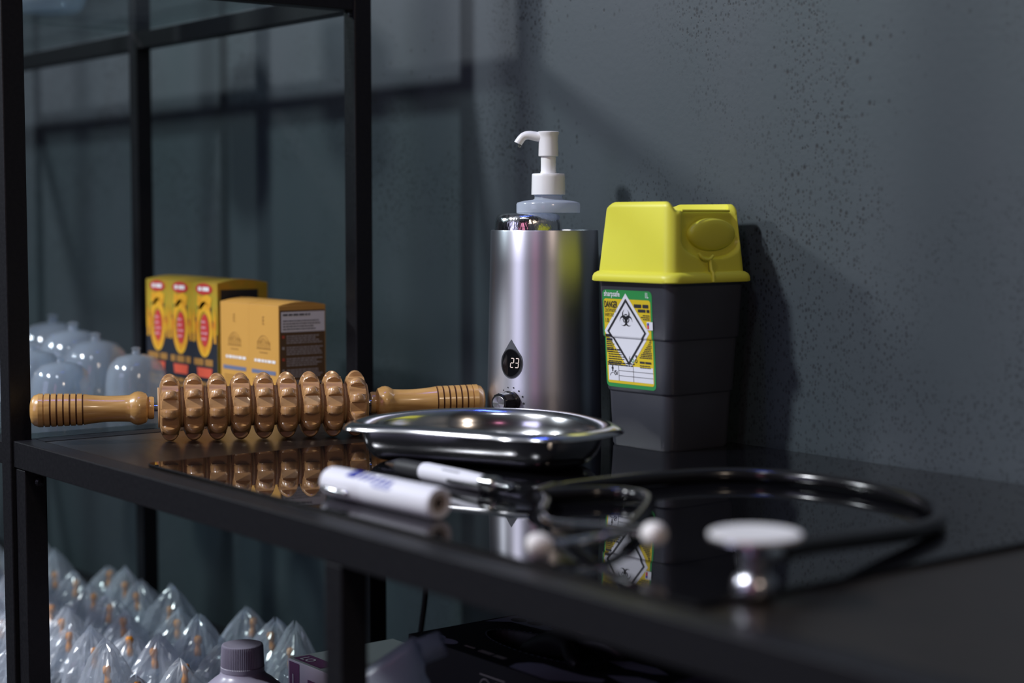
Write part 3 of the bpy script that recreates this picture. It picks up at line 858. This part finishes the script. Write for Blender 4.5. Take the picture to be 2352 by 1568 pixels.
# soft black branches run from the yoke, bright metal tubes carry the ear tips
na, nb_ = int(len(ha) * .66), int(len(hb) * .40)
add('rubber_branch', tube(ha[:na], .0046, 16), M['rubber'], sth, smooth=60)
add('rubber_branch', tube(hb[:nb_], .0044, 16), M['rubber'], sth, smooth=60)
add('headset_tube', tube(ha[na - 2:], .0030, 16), M['chrome'], sth, smooth=60)
add('headset_tube', tube(hb[nb_ - 2:], .0032, 16), M['chrome'], sth, smooth=60)
def tipm(c, d):
    q = Vector(d).to_track_quat('Z', 'Y').to_matrix().to_4x4()
    return xf(lathe([(.0026, -.0085), (.0040, -.007), (.0062, -.0035), (.0068, .0), (.0064, .0032), (.0050, .0058), (.0028, .0070), (.0012, .0068), (.0010, .004)], 28), Matrix.Translation(Vector(c)) @ q)
add('ear_tip', tipm(so([(.6640, .0410, .0070)])[0], (-.5, -.86, 0)), M['eartip'], sth, smooth=60)
add('ear_tip', tipm(so([(.7170, .0798, .0166)])[0], (1, -.08, .08)), M['eartip'], sth, smooth=60)
cc = so([(.8050, .0680, 0)])[0]
ch = add('chest_piece', xf(lathe([(.001, .0004), (.0108, .0004), (.0114, .0012), (.0113, .0050), (.0105, .0085), (.0072, .0115), (.0072, .0145), (.0085, .0160), (.0085, .0205), (.0068, .0220), (.0085, .0245), (.0180, .0272), (.0232, .0282), (.0238, .0288), (.0236, .0300), (.0215, .0302)], 56), Matrix.Translation(cc)), mat('satin_chrome', (.55, .55, .60), .26, 1.0), sth, smooth=40)
add('diaphragm', xf(lathe([(.0215, .0300), (.0236, .0302), (.0236, .0314), (.0222, .0322), (.0210, .0320), (.001, .0322)], 56), Matrix.Translation(cc)), M['diaphragm'], ch, smooth=40)
add('stem', tube(so([(.8035, .0710, .0180), (.8010, .0830, .0178), (.7975, .0990, .0172)]), .0036, 16), M['chrome'], ch, smooth=50)

# ---------------------------------------------------------------- cartons on the rack shelf
def carton(name, label, x, y, w, d, h, m_front, group, top=None, bulge=.003):
    t = thing(name, label, 'carton', (x, y, .0004), 0, group)
    add('box', bx(0, w, 0, d, 0, h - .0012, .0006), m_front, t)
    # folded lid, a little bowed
    lidv = []
    for k in range(9):
        q = k / 8
        lidv.append([(.0004, d * q, h - .0012 + bulge * math.sin(PI * q)), (w - .0004, d * q, h - .0012 + bulge * math.sin(PI * q))])
    V = [p for r in lidv for p in r] + [(.0004, 0, h - .0016), (w - .0004, 0, h - .0016), (w - .0004, d, h - .0016), (.0004, d, h - .0016)]
    F = [(2 * k, 2 * k + 1, 2 * k + 3, 2 * k + 2) for k in range(8)] + [tuple([18, 21] + [2 * k for k in range(8, -1, -1)]), tuple([19, 20] + [2 * k + 1 for k in range(8, -1, -1)]), (18, 19, 20, 21)]
    add('top_flap', (V, F), top or m_front, t)
    return t
OX, OY, OH, OW, OD = -.057, .2925, .1045, .060, .054
for i in range(2):
    lb = ['orange carton with a brown text panel and white sticker on its side', 'orange carton squeezed between the brown-sided carton and the yellow ones'][i]
    x = OX - OW * (i + 1) - .0015 * i
    t = carton('orange_carton', lb, x, OY + .001 * i, OW, OD, OH, M['orange'], 'orange cartons on the rack', bulge=.0035)
    f = lambda s, tt, l: (s, -l, tt)
    pr = []
    pr.append(text2('E', OW / 2, OH - .021, .012, .7, 'CENTER'))
    pr += [ring2(OW / 2, OH - .044, .0115, .0122, .25, PI - .25, 16), ring2(OW / 2, OH - .041, .0058, .0064, .2, PI - .2, 14), rect2(OW / 2 - .014, OH - .0455, OW / 2 + .014, OH - .0448)]
    pr += [rect2(OW / 2 - .012 + .004 * q, OH - .0455, OW / 2 - .0112 + .004 * q, OH - .036 - .0006 * abs(q - 3)) for q in range(7)]
    pr.append(rect2(OW / 2 - .008, OH - .0495, OW / 2 + .008, OH - .0485)); pr.append(lines2(.008, OW - .008, OH - .076, 5, .003, .0012, .3, 5))
    decal('line_print', pr, f, M['orange_dk'], t, .0003)
    decal('pale_print', [lines2(.012, OW - .006, OH - .056, 1, .004, .0028, .05, 4)], f, M['label_white'], t, .0003)
    decal('blue_band', [rect2(.006, OH - .0705, OW - .006, OH - .0665)], f, M['bottleprint'], t, .0003)
    decal('bottle_picture', [rrect2(OW / 2 - .004, .005, OW / 2 + .005, .019, .002), rect2(OW / 2 - .0015, .018, OW / 2 + .0025, .025)], f, M['bottleprint'], t, .0003)
    if i == 0:
        g = lambda s, tt, l: (OW + l, s, tt)
        decal('side_panel', [rect2(.0012, .0, OD - .0012, OH - .006)], g, M['brown'], t, .0003)
        decal('white_sticker', [rect2(.0025, OH - .0275, OD - .0015, OH - .0075)], g, M['label_white'], t, .0006)
        decal('sticker_print', [lines2(.0045, OD - .018, OH - .0095, 1, .003, .0018, .05, 3), lines2(.0045, OD - .006, OH - .0160, 4, .0027, .0010, .25, 8)], g, M['grey_print'], t, .0009)
        decal('side_print', [lines2(.0085, OD - .004, OH - .0310 - .0112 * q, 4, .0022, .0012, .2, 30 + q) for q in range(6)], g, M['lightprint'], t, .0006)
        for q, mm in enumerate(('coral', 'lightprint', 'coral', 'lightprint', 'flame', 'lightprint')):
            decal('bullet', [rect2(.0035, OH - .0335 - .0112 * q, .0062, OH - .0308 - .0112 * q)], g, M[mm], t, .0006)
YX, YY, YW, YD, YH = -.1855, .2940, .0575, .060, .1225
for i in range(3):
    x = YX - YW * (i + 1) - .0012 * i
    lb = ['yellow and black carton nearest the orange ones, its black side showing', 'middle one of the three yellow and black cartons with red ovals', 'yellow and black carton at the far left, beside the clear cups'][i]
    t = carton('yellow_carton', lb, x, YY + .002 * i, YW, YD, YH, M['mustard'], 'yellow and black cartons on the rack', bulge=.004)
    f = lambda s, tt, l: (s, -l, tt)
    c = YW / 2
    decal('black_panel', [poly2([(.0004, .0), (YW - .0004, 0), (YW - .0004, .068), (c + .020, .062), (c + .010, .047), (c, .043), (c - .010, .047), (c - .020, .062), (.0004, .068)])], f, M['navy'], t, .0003)
    decal('flame_print', [ring2(c, .072, .0118, .0185, 0, 2 * PI, 28, 1.60), poly2([(c - .016, .098), (c - .008, .092), (c + .004, .100), (c + .014, .094), (c + .017, .105), (c + .006, .110), (c - .006, .106), (c - .014, .109)]), poly2([(.003, .058), (.007, .058), (.009, .075), (.006, .095), (.003, .085)]), poly2([(YW - .003, .058), (YW - .007, .058), (YW - .009, .075), (YW - .006, .095), (YW - .003, .085)])], f, M['flame'], t, .0005)
    decal('dark_rays', [poly2([(c + rr * 1.0 * math.cos(a), .072 + 1.6 * rr * math.sin(a)) for rr, a in ((.0182, b - .16), (.0182, b + .16), (.0225, b + .02))]) for b in [k * PI / 6 + .2 for k in range(12)]], f, M['navy'], t, .0004)
    decal('oval_badge', [ell2(c + .001, .071, .0095, .0175)], f, M['pinkred'], t, .0006)
    decal('oval_band', [lines2(c - .006, c + .008, .081 - .006 * q, 1, .003, .0024, .2, 5 + q) for q in range(4)], f, M['rose'], t, .0008)
    decal('top_badge', [ell2(c, .1145, .0185, .0062)], f, M['pinkred'], t, .0005)
    decal('top_badge_print', [lines2(c - .012, c + .012, .1168, 1, .003, .0042, .05, 7)], f, M['label_white'], t, .0008)
    decal('gold_print', [lines2(.005, YW - .005, .0405, 1, .006, .0070, .05, 3 + i), lines2(.010, YW - .012, .016, 2, .006, .0040, .2, 9 + i)], f, M['orange_dk'], t, .0005)
    decal('coral_badge', [poly2([(c - .015, .0210), (c + .015, .0210), (c + .017, .031), (c - .017, .031)])], f, M['coral'], t, .0006)
    if i == 0:
        g = lambda s, tt, l: (YW + l, s, tt)
        decal('black_side', [rect2(.004, 0, YD - .012, YH - .008)], g, M['navy'], t, .0003)
        decal('flame_emblem', [poly2([(YD / 2 - .008, YH - .030), (YD / 2 + .004, YH - .030), (YD / 2 + .006, YH - .024), (YD / 2 - .002, YH - .015), (YD / 2 - .008, YH - .023)])], g, M['flame'], t, .0006)

# ---------------------------------------------------------------- clear cupping cups on the rack shelf
def cup_proto(label):
    t = thing('cupping_cup', label, 'cup', (0, 0, 0), 0, 'clear cupping cups on the rack')
    P = [(.0430, 0), (.0442, .0008), (.0430, .004), (.0412, .010), (.0405, .022), (.0385, .034), (.0335, .044), (.025, .0515), (.012, .0548), (.0055, .0553), (.0055, .0580), (.0048, .0586)]
    Q = [(max(.0015, r - .0018), max(z - .0015, .0004)) for r, z in reversed(P)]
    add('dome', lathe(P + Q, 40, close=False), M['cup'], t, smooth=60)
    add('valve', lathe([(.0010, .0560), (.0040, .0563), (.0040, .0600), (.0058, .0606), (.0058, .0624), (.0030, .0634), (.0010, .0638)], 20), M['cup'], t, smooth=40)
    return t
cups = [(-.44, .245, 1.0), (-.545, .265, 1.05), (-.405, .150, .90), (-.335, .225, .92), (-.51, .160, .95), (-.30, .140, .84), (-.235, .225, .78), (-.205, .130, .76), (-.73, .24, 1.05)]
cl_ = ['clear domed cup between the farthest cup and the one behind the handle neck',
       'clear domed cup standing farthest back, highest of those right of the tall post',
       'clear domed cup mostly covered by the tall left post',
       'clear domed cup behind the neck of the left roller handle',
       'clear domed cup left of the tall post at the frame edge, the nearer one',
       'clear domed cup half hidden by the tall post, above the rounded handle end',
       'clear domed cup in front of the leftmost yellow carton',
       'clear domed cup nearest the table, above the grooves of the left roller handle',
       'clear domed cup left of the tall post at the frame edge, farther and higher']
proto = None
for i, (x, y, s) in enumerate(cups):
    t = cup_proto(cl_[i]) if proto is None else copy_tree(proto)
    proto = proto or t
    t['label'] = cl_[i]; t.location = (x, y, 0.0002); t.scale = (s, s, s * 1.12); t.rotation_euler = (0, 0, i * 1.3)

bowl = thing('glass_jar', 'round clear glass jar standing on the upper glass shelf', 'jar', (-.445, .222, .4187))
P = [(.001, .0), (.030, .0), (.038, .003), (.043, .010), (.045, .020), (.045, .110), (.046, .112)]
add('vessel', lathe(P + [(max(.001, r - .003), z + .003) for r, z in reversed(P)], 48, close=False), M['jarglass'], bowl, smooth=50)
add('rim', lathe([(.042, .110), (.0475, .110), (.0475, .115), (.042, .115), (.042, .110)], 48, close=False), M['jarglass'], bowl, smooth=40)

# ---------------------------------------------------------------- bagged cups on the lower shelf
def bag_vf(seed, lim):
    rnd = random.Random(seed); n, m = 44, 13
    folds = [(rnd.randint(2, 3), rnd.uniform(0, 6.3), rnd.uniform(.05, .12)), (rnd.randint(4, 5), rnd.uniform(0, 6.3), rnd.uniform(.07, .13)), (rnd.randint(7, 9), rnd.uniform(0, 6.3), rnd.uniform(.04, .08)), (rnd.randint(13, 16), rnd.uniform(0, 6.3), .035)]
    folds = [(int(a), b, c) for a, b, c in folds]
    lean = (rnd.uniform(-.008, .008), rnd.uniform(-.008, .008)); H = rnd.uniform(.052, .076)
    V, F = [], []
    for k in range(m + 1):
        h = k / m
        r = .050 * (1 - h) ** .80 * (1 - .12 * math.sin(PI * h)) + .0010
        for i in range(n):
            a = 2 * PI * i / n
            q = 1 + sum(c * math.sin(f * a + b + h * 2.0 * (1 if f % 2 else -1)) for f, b, c in folds) * (1.15 if h > .3 else .8)
            jit = 1 + rnd.uniform(-.022, .022)
            rr = min(r * q * jit, lim(a) * (1 - .12 * rnd.random()))
            lx = min(1, h * 1.3) * .6
            V.append((rr * math.cos(a) + lean[0] * lx, rr * math.sin(a) + lean[1] * lx, .0006 + H * h * (1 + .05 * math.sin(2 * a + seed) * h) + (rnd.uniform(-.0012, .0016) if 0 < k else 0)))
    for k in range(m):
        for i in range(n):
            j = (i + 1) % n
            F.append((k * n + i, k * n + j, (k + 1) * n + j, (k + 1) * n + i))
    return V, F
sc8 = lambda P: [(r * .80, z * .84) for r, z in P]
cupm = mesh_of('cup', lathe(sc8([(.0225, 0), (.0230, .0008), (.0215, .006), (.0205, .018), (.0175, .027), (.011, .0325), (.004, .0345)]), 28, close=False))
valm = mesh_of('valve', lathe(sc8([(.0008, .0340), (.0042, .0345), (.0042, .0420), (.0032, .0435), (.0032, .0490), (.0048, .0500), (.0048, .0560), (.0032, .0580), (.0008, .0584)]), 16))
for mm, mt in ((cupm, 'cup'), (valm, 'valve')):
    mm.materials.append(M[mt])
    for p in mm.polygons: p.use_smooth = True
rows = [
    ('front row', [(-0.0, 0.105), (-0.064, 0.113), (-0.025, 0.168)]),
    ('second row', [(-0.172, 0.068), (-0.136, 0.131), (-0.099, 0.179), (-0.05, 0.224), (-0.018, 0.282)]),
    ('third row', [(-0.243, 0.084), (-0.212, 0.134), (-0.161, 0.18), (-0.122, 0.232), (-0.084, 0.303)]),
    ('fourth row', [(-0.304, 0.099), (-0.271, 0.156), (-0.236, 0.208), (-0.199, 0.251), (-0.154, 0.309)]),
    ('fifth row', [(-0.381, 0.11), (-0.338, 0.165), (-0.305, 0.217), (-0.258, 0.268)]),
    ('sixth row', [(-0.411, 0.177), (-0.362, 0.228), (-0.335, 0.275)]),
    ('seventh row', [(-0.471, 0.184), (-0.442, 0.239), (-0.4, 0.289)]),
    ('eighth row', [(-0.547, 0.189), (-0.504, 0.247), (-0.467, 0.292)]),
    ('ninth row', [(-0.622, 0.212), (-0.578, 0.255)]),
    ('tenth row', [(-0.694, 0.222), (-0.648, 0.274)]),
    ('eleventh row', [(-0.718, 0.293)]),
]
words = ['first', 'second', 'third', 'fourth', 'fifth', 'sixth', 'seventh', 'eighth']
bi = 0; bproto = None
def bag_mesh(k, x, y):
    """a bag packed among its neighbours: it reaches no farther than half way to each of them"""
    nb = [(p[0] - x, p[1] - y) for p in allp if 1e-4 < math.hypot(p[0] - x, p[1] - y) < .16]
    def lim(a):
        c, s_ = math.cos(a), math.sin(a); r = .075
        for dx, dy in nb:
            d = math.hypot(dx, dy); q = (c * dx + s_ * dy) / d
            if q > 1e-3: r = min(r, (d / 2 - .0052) / q)
        if s_ > 1e-3: r = min(r, (.346 - y) / s_)
        if s_ < -1e-3: r = min(r, (y - .036) / -s_)
        return r
    return mesh_of('plastic_bag', bag_vf(100 + k, lim))
allp = [[x, y] for _, pts in rows for x, y in pts]
kk = 0
for rn, pts in rows:
    pts = [tuple(allp[kk + q]) for q in range(len(pts))]; kk += len(pts)
    order = sorted(pts, key=lambda p: p[0] * .614 + p[1] * .789)
    for q, (x, y) in enumerate(order):
        lb = f'clear bagged cup with orange valve, {words[q]} from left in {rn} of bags'
        if bproto is None:
            t = bproto = thing('bagged_cup', lb, 'bag', (0, 0, LOW), 0, 'bagged cups on the lower shelf')
            link('plastic_bag', bag_mesh(bi, x, y), M['bag'], t)
            link('cup', cupm, M['cup'], t, (0, 0, .0006)); link('valve', valm, M['valve'], t, (0, 0, .0006))
        else:
            t = copy_tree(bproto)
        for c in t.children:
            if c.name.startswith('plastic_bag'):
                if bi: c.data = bag_mesh(bi, x, y); c.data.materials.append(M['bag'])
            else:
                c.rotation_euler = (random.uniform(-.12, .12), random.uniform(-.12, .12), 0); c.location = (0, 0, .0030)
        t['label'] = lb; t.location = (x, y, LOW + .0004)
        bi += 1

# ---------------------------------------------------------------- things on the lower shelf of the table
bt = thing('lotion_bottle', 'lavender grey bottle with a ribbed screw cap below the table top', 'bottle', (.1760, .1205, LOW))
hb_ = .120
add('bottle', lathe([(.001, 0), (.036, 0), (.038, .003), (.038, .070), (.0365, .078), (.0310, .0855), (.0245, .0910), (.0195, .0945), (.0178, .0975), (.0172, .100), (.0172, .104), (.001, .104)], 56), M['lav'], bt, smooth=40)
add('cap', lathe([(.0165, .0985), (.0180, .0985), (.0180, .1020), (.0178, .1025), (.0172, .1185), (.0166, hb_), (.0155, hb_ + .0004), (.001, hb_)], 144, ribs=lambda a, k: 1 - (.034 if 3 <= k <= 4 and int(round(a / (2 * PI) * 144)) % 2 else 0)), M['lavcap'], bt, smooth=20)
sb = thing('small_bottle', 'small lavender bottle cut off by the front table leg', 'bottle', (.2440, .0960, LOW))
add('bottle', lathe([(.001, 0), (.021, 0), (.022, .002), (.022, .060), (.020, .066), (.0125, .074), (.0118, .082), (.001, .082)], 40), M['lav'], sb, smooth=40)
add('cap', lathe([(.011, .080), (.0140, .080), (.0138, .0975), (.0130, .0988), (.001, .0990)], 80, ribs=lambda a, k: 1 - (.02 if 1 <= k <= 2 and int(round(a / (2 * PI) * 80)) % 2 else 0)), M['lavcap'], sb, smooth=20)

pbx = thing('white_carton', 'white carton with purple print lying behind the front table leg', 'carton', (.1080, .2030, LOW))
PW, PD, PHt = .105, .112, .0810
add('box', bx(0, PW, 0, PD, 0, PHt, .0006), M['carton_front'], pbx)
add('top_flap', bx(.0006, PW - .0006, .0006, PD - .0006, PHt, PHt + .0004), M['carton_top'], pbx)
f = lambda s, tt, l: (s, -l, tt)
decal('purple_band', [rect2(.003, .02, .020, PHt - .0015)], f, M['purple'], pbx, .0003)
decal('band_letter', [rect2(.0085, PHt - .028, .0105, PHt - .012), rect2(.0085, PHt - .028, .0155, PHt - .026)], f, M['carton_front'], pbx, .0006)
decal('front_print', [lines2(.034, PW - .010, PHt - .012, 1, .005, .007, .05, 3), lines2(.034, PW - .01, PHt - .028, 4, .006, .003, .3, 4)], f, M['purple'], pbx, .0003)
ft = lambda s, tt, l: (s, tt, PHt + .0004 + l)
decal('top_band', [rect2(.004, .003, .050, .020)], ft, M['purple'], pbx, .0003)
decal('top_letters', [text2('LO', .010, .006, .013, 1.0, bold=.0003)], ft, M['carton_front'], pbx, .0006)

gb = thing('glove_box', 'black glove dispenser box with oval opening under the table', 'box', (.2615, .2275, LOW))
GW, GD, GH = .240, .1115, -.151 - LOW
ocx, ocy, orx, ory = .100, .062, .068, .024
def glove_shell():
    n = 40
    el = [(ocx + orx * math.cos(2 * PI * i / n), ocy + ory * math.sin(2 * PI * i / n)) for i in range(n)]
    # rectangle points matched by angle
    rc = []
    for i in range(n):
        a = 2 * PI * i / n; dx, dy = math.cos(a) * orx, math.sin(a) * ory
        ts = []
        if dx > 1e-9: ts.append((GW - ocx) / dx)
        if dx < -1e-9: ts.append(-ocx / dx)
        if dy > 1e-9: ts.append((GD - ocy) / dy)
        if dy < -1e-9: ts.append(-ocy / dy)
        t = min(ts); rc.append((ocx + dx * t, ocy + dy * t))
    corners = [(0, 0), (GW, 0), (GW, GD), (0, GD)]
    for c in corners:
        k = min(range(n), key=lambda i: (rc[i][0] - c[0]) ** 2 + (rc[i][1] - c[1]) ** 2); rc[k] = c
    rings = [[(x, y, 0) for x, y in rc], [(x, y, GH) for x, y in rc], [(x, y, GH) for x, y in el], [(x, y, GH - .0012) for x, y in el], [(x * .96 + .004, y * .9 + .006, GH - .03) for x, y in el]]
    return loft(rings)
add('box', glove_shell(), M['glovebox'], gb)
ft2 = lambda s, tt, l: (s, tt, GH + l)
gpr = []
dash = []
for i in range(60):
    a = 2 * PI * i / 60; dash.append(ring2(ocx, ocy, 1, 1.022, a, a + .05, 1) if False else poly2([(ocx + (orx + e) * math.cos(b), ocy + (ory + e) * math.sin(b)) for e, b in ((.0004, a), (.0016, a), (.0016, a + .045), (.0004, a + .045))]))
decal('perforation', dash, ft2, M['glovegrey'], gb, .0003)
gpr += [ell2(.022, .012, .010, .007), ell2(.040, .011, .011, .0065)]
gpr += [poly2([(.004, GD - .001), (.004, GD - .036), (.020, GD - .020), (.060, GD - .016), (.078, GD - .001)])]
gpr += [poly2([(.132, .002), (.128, .012), (.132, .022), (.142, .028), (.160, .028), (.185, .030), (.205, .036), (.210, .028), (.190, .010), (.180, .001)])]
gpr += [poly2([(.165, .072), (.178, .086), (.205, .088), (.225, .082), (.215, .074), (.19, .068)]), poly2([(.196, .045), (.215, .060), (.236, .062), (.237, .040), (.215, .040)])]
for g_ in gpr: decal('grey_patch', [g_], ft2, M['glovegrey'], gb, .0003)
decal('black_print', [ell2(.020, GD - .012, .008, .006), ell2(.038, GD - .009, .008, .005), lines2(.055, .07, GD - .004, 2, .003, .0012, .2, 2), lines2(.016, .028, .0145, 2, .003, .0015, .2, 4)], ft2, M['glovebox'], gb, .0006)
decal('white_print', [lines2(.080, .118, .0160, 1, .004, .0055, .05, 3), lines2(.060, .076, .0150, 1, .003, .003, .05, 8)], ft2, M['lightprint'], gb, .0005)
ffr = lambda s, tt, l: (s, -l, tt)
decal('front_print', [ring2(.105, GH - .022, .0065, .0075, n=18), rect2(.118, GH - .0275, .134, GH - .0260), lines2(.118, .134, GH - .015, 2, .005, .003, .1, 3), rect2(.098, GH - .0125, .130, GH - .0115)], ffr, M['lightprint'], gb, .0003)
gt = catmull([(0, 0, 0), (.010, .004, .006), (.026, .004, .009), (.040, -.004, .007), (.052, -.008, .002)], 6)
glv = thing('black_glove', 'black rubber glove pulled half out of the dispenser box', 'glove', (.2615 + .118, .2275 + .056, -.1475))
def glove_fing(P, r): return tube(catmull(P, 6), lambda t: r * (1 - .45 * abs(2 * t - 1) ** 3), 12)
add('cuff', glove_fing([(-.045, .008, -.014), (-.02, .008, -.004), (.004, .004, .004), (.022, .0, .006), (.036, -.004, .004)], .011), M['glove'], glv, smooth=60)
for q, P in enumerate([[(.020, .002, .006), (.038, .012, .010), (.052, .020, .007), (.062, .024, .003)], [(.024, 0, .006), (.042, .002, .012), (.060, .006, .012), (.072, .010, .006)], [(.020, -.004, .006), (.036, -.014, .009), (.050, -.022, .006), (.062, -.026, .003)], [(.004, .002, .006), (.010, .010, .016), (.017, .015, .019), (.023, .018, .016)]]):
    add('finger', glove_fing(P, .0056), M['glove'], glv, smooth=60)
tg_ = thing('paper_tag', 'small beige torn tag lying on the black glove', 'tag', (.2615 + .142, .2275 + .066, -.1325))
add('tag', join(bx(-.008, .008, -.003, .003, 0, .0010, .0003), xf(bx(-.003, .003, -.002, .002, 0, .010, .0003), Matrix.Rotation(.5, 4, 'Y'))), M['skin'], tg_)

# trigger sprayer standing in front of the glove box
Rv, Uv = Vector((.614, .789, 0)), Vector((0, 0, 1))
sp = thing('spray_bottle', 'milky plastic trigger spray bottle in front of the glove box', 'spray bottle', (.3950, .0850, LOW))
def flat_solid(P, thick, bev=.003):
    nrm = Vector((.789, -.614, 0)); bm = bmesh.new()
    a = [bm.verts.new(Rv * x + Uv * z + nrm * (-thick / 2)) for x, z in P]; b = [bm.verts.new(Rv * x + Uv * z + nrm * (thick / 2)) for x, z in P]
    n = len(P); bm.faces.new(a[::-1]); bm.faces.new(b)
    for i in range(n): bm.faces.new((a[i], a[(i + 1) % n], b[(i + 1) % n], b[i]))
    bmesh.ops.recalc_face_normals(bm, faces=bm.faces)
    bmesh.ops.bevel(bm, geom=[e for e in bm.edges], offset=bev, segments=3, profile=.5, affect='EDGES')
    bm.verts.index_update()
    r = [tuple(q.co) for q in bm.verts], [tuple(q.index for q in f.verts) for f in bm.faces]; bm.free(); return r
bz = .1755   # height of the head above the shelf
add('bottle', lathe([(.001, 0), (.034, 0), (.036, .003), (.036, .075), (.030, .092), (.016, .104), (.0135, .108), (.0135, .118), (.001, .118)], 48), M['spray'], sp, smooth=40)
add('head', flat_solid([(-.020, .112), (-.016, .128), (.012, .150), (.040, .170), (.048, .174), (.054, .156), (.053, .146), (.058, .140), (.056, .131), (.048, .124), (.046, .112)], .024, .004), M['spray'], sp, smooth=50)
nzm = Matrix.Translation(Rv * .052 + Uv * .1645) @ (Rv * .92 + Uv * .36).normalized().to_track_quat('Z', 'Y').to_matrix().to_4x4()
add('nozzle', xf(lathe([(.004, -.004), (.0088, -.004), (.0094, 0), (.0094, .014), (.0085, .016), (.003, .016), (.003, .010), (.0005, .010)], 28, ribs=lambda a, k: 1), nzm), M['spray'], sp, smooth=40)
add('trigger', flat_solid([(.046, .128), (.052, .125), (.058, .100), (.066, .082), (.060, .080), (.050, .098)], .012, .002), M['spray'], sp, smooth=50)
add('pin', xf(lathe([(.0005, 0), (.0028, 0), (.0028, .0015), (.0005, .0016)], 16), Matrix.Translation(Rv * .030 + Uv * .132 + Vector((.789, -.614, 0)) * .0118) @ Vector((.789, -.614, 0)).to_track_quat('Z', 'Y').to_matrix().to_4x4()), M['black'], sp)

jr = thing('plum_bottle', 'dark plum bottle with a rounded shoulder right of the glove box', 'bottle', (.640, .205, LOW))
add('bottle', lathe([(.001, 0), (.036, 0), (.038, .003), (.038, .140), (.0375, .152), (.0345, .163), (.0285, .1705), (.020, .1745), (.010, .1760), (.001, .1763)], 56), M['jar'], jr, smooth=50)
add('seam_band', lathe([(.0381, .120), (.0384, .1205), (.0384, .1235), (.0381, .124)], 56, close=False), M['lav'], jr, smooth=50)
pk = thing('white_tub', 'pale pink tub standing right of the plum bottle', 'tub', (.772, .150, LOW))
add('tub', lathe([(.001, 0), (.030, 0), (.032, .002), (.033, .185), (.001, .185)], 48), M['carton_front'], pk, smooth=40)
add('lid', lathe([(.030, .185), (.0345, .185), (.0345, .212), (.0335, .2145), (.001, .215)], 96, ribs=lambda a, k: 1 - (.012 if 1 <= k <= 2 and int(round(a / (2 * PI) * 96)) % 2 else 0)), M['carton_front'], pk, smooth=25)

cbp = catmull([(.035, .400, -.012), (.032, .398, -.08), (.045, .397, -.16), (.032, .396, -.24), (.010, .395, -.36), (.03, .395, -.6), (.05, .40, -.944)], 10)
cb = add('power_cable', tube(cbp, .0028, 10), M['cable'], smooth=60)
tag(cb, 'thin black cable hanging behind the rear table leg', 'cable')
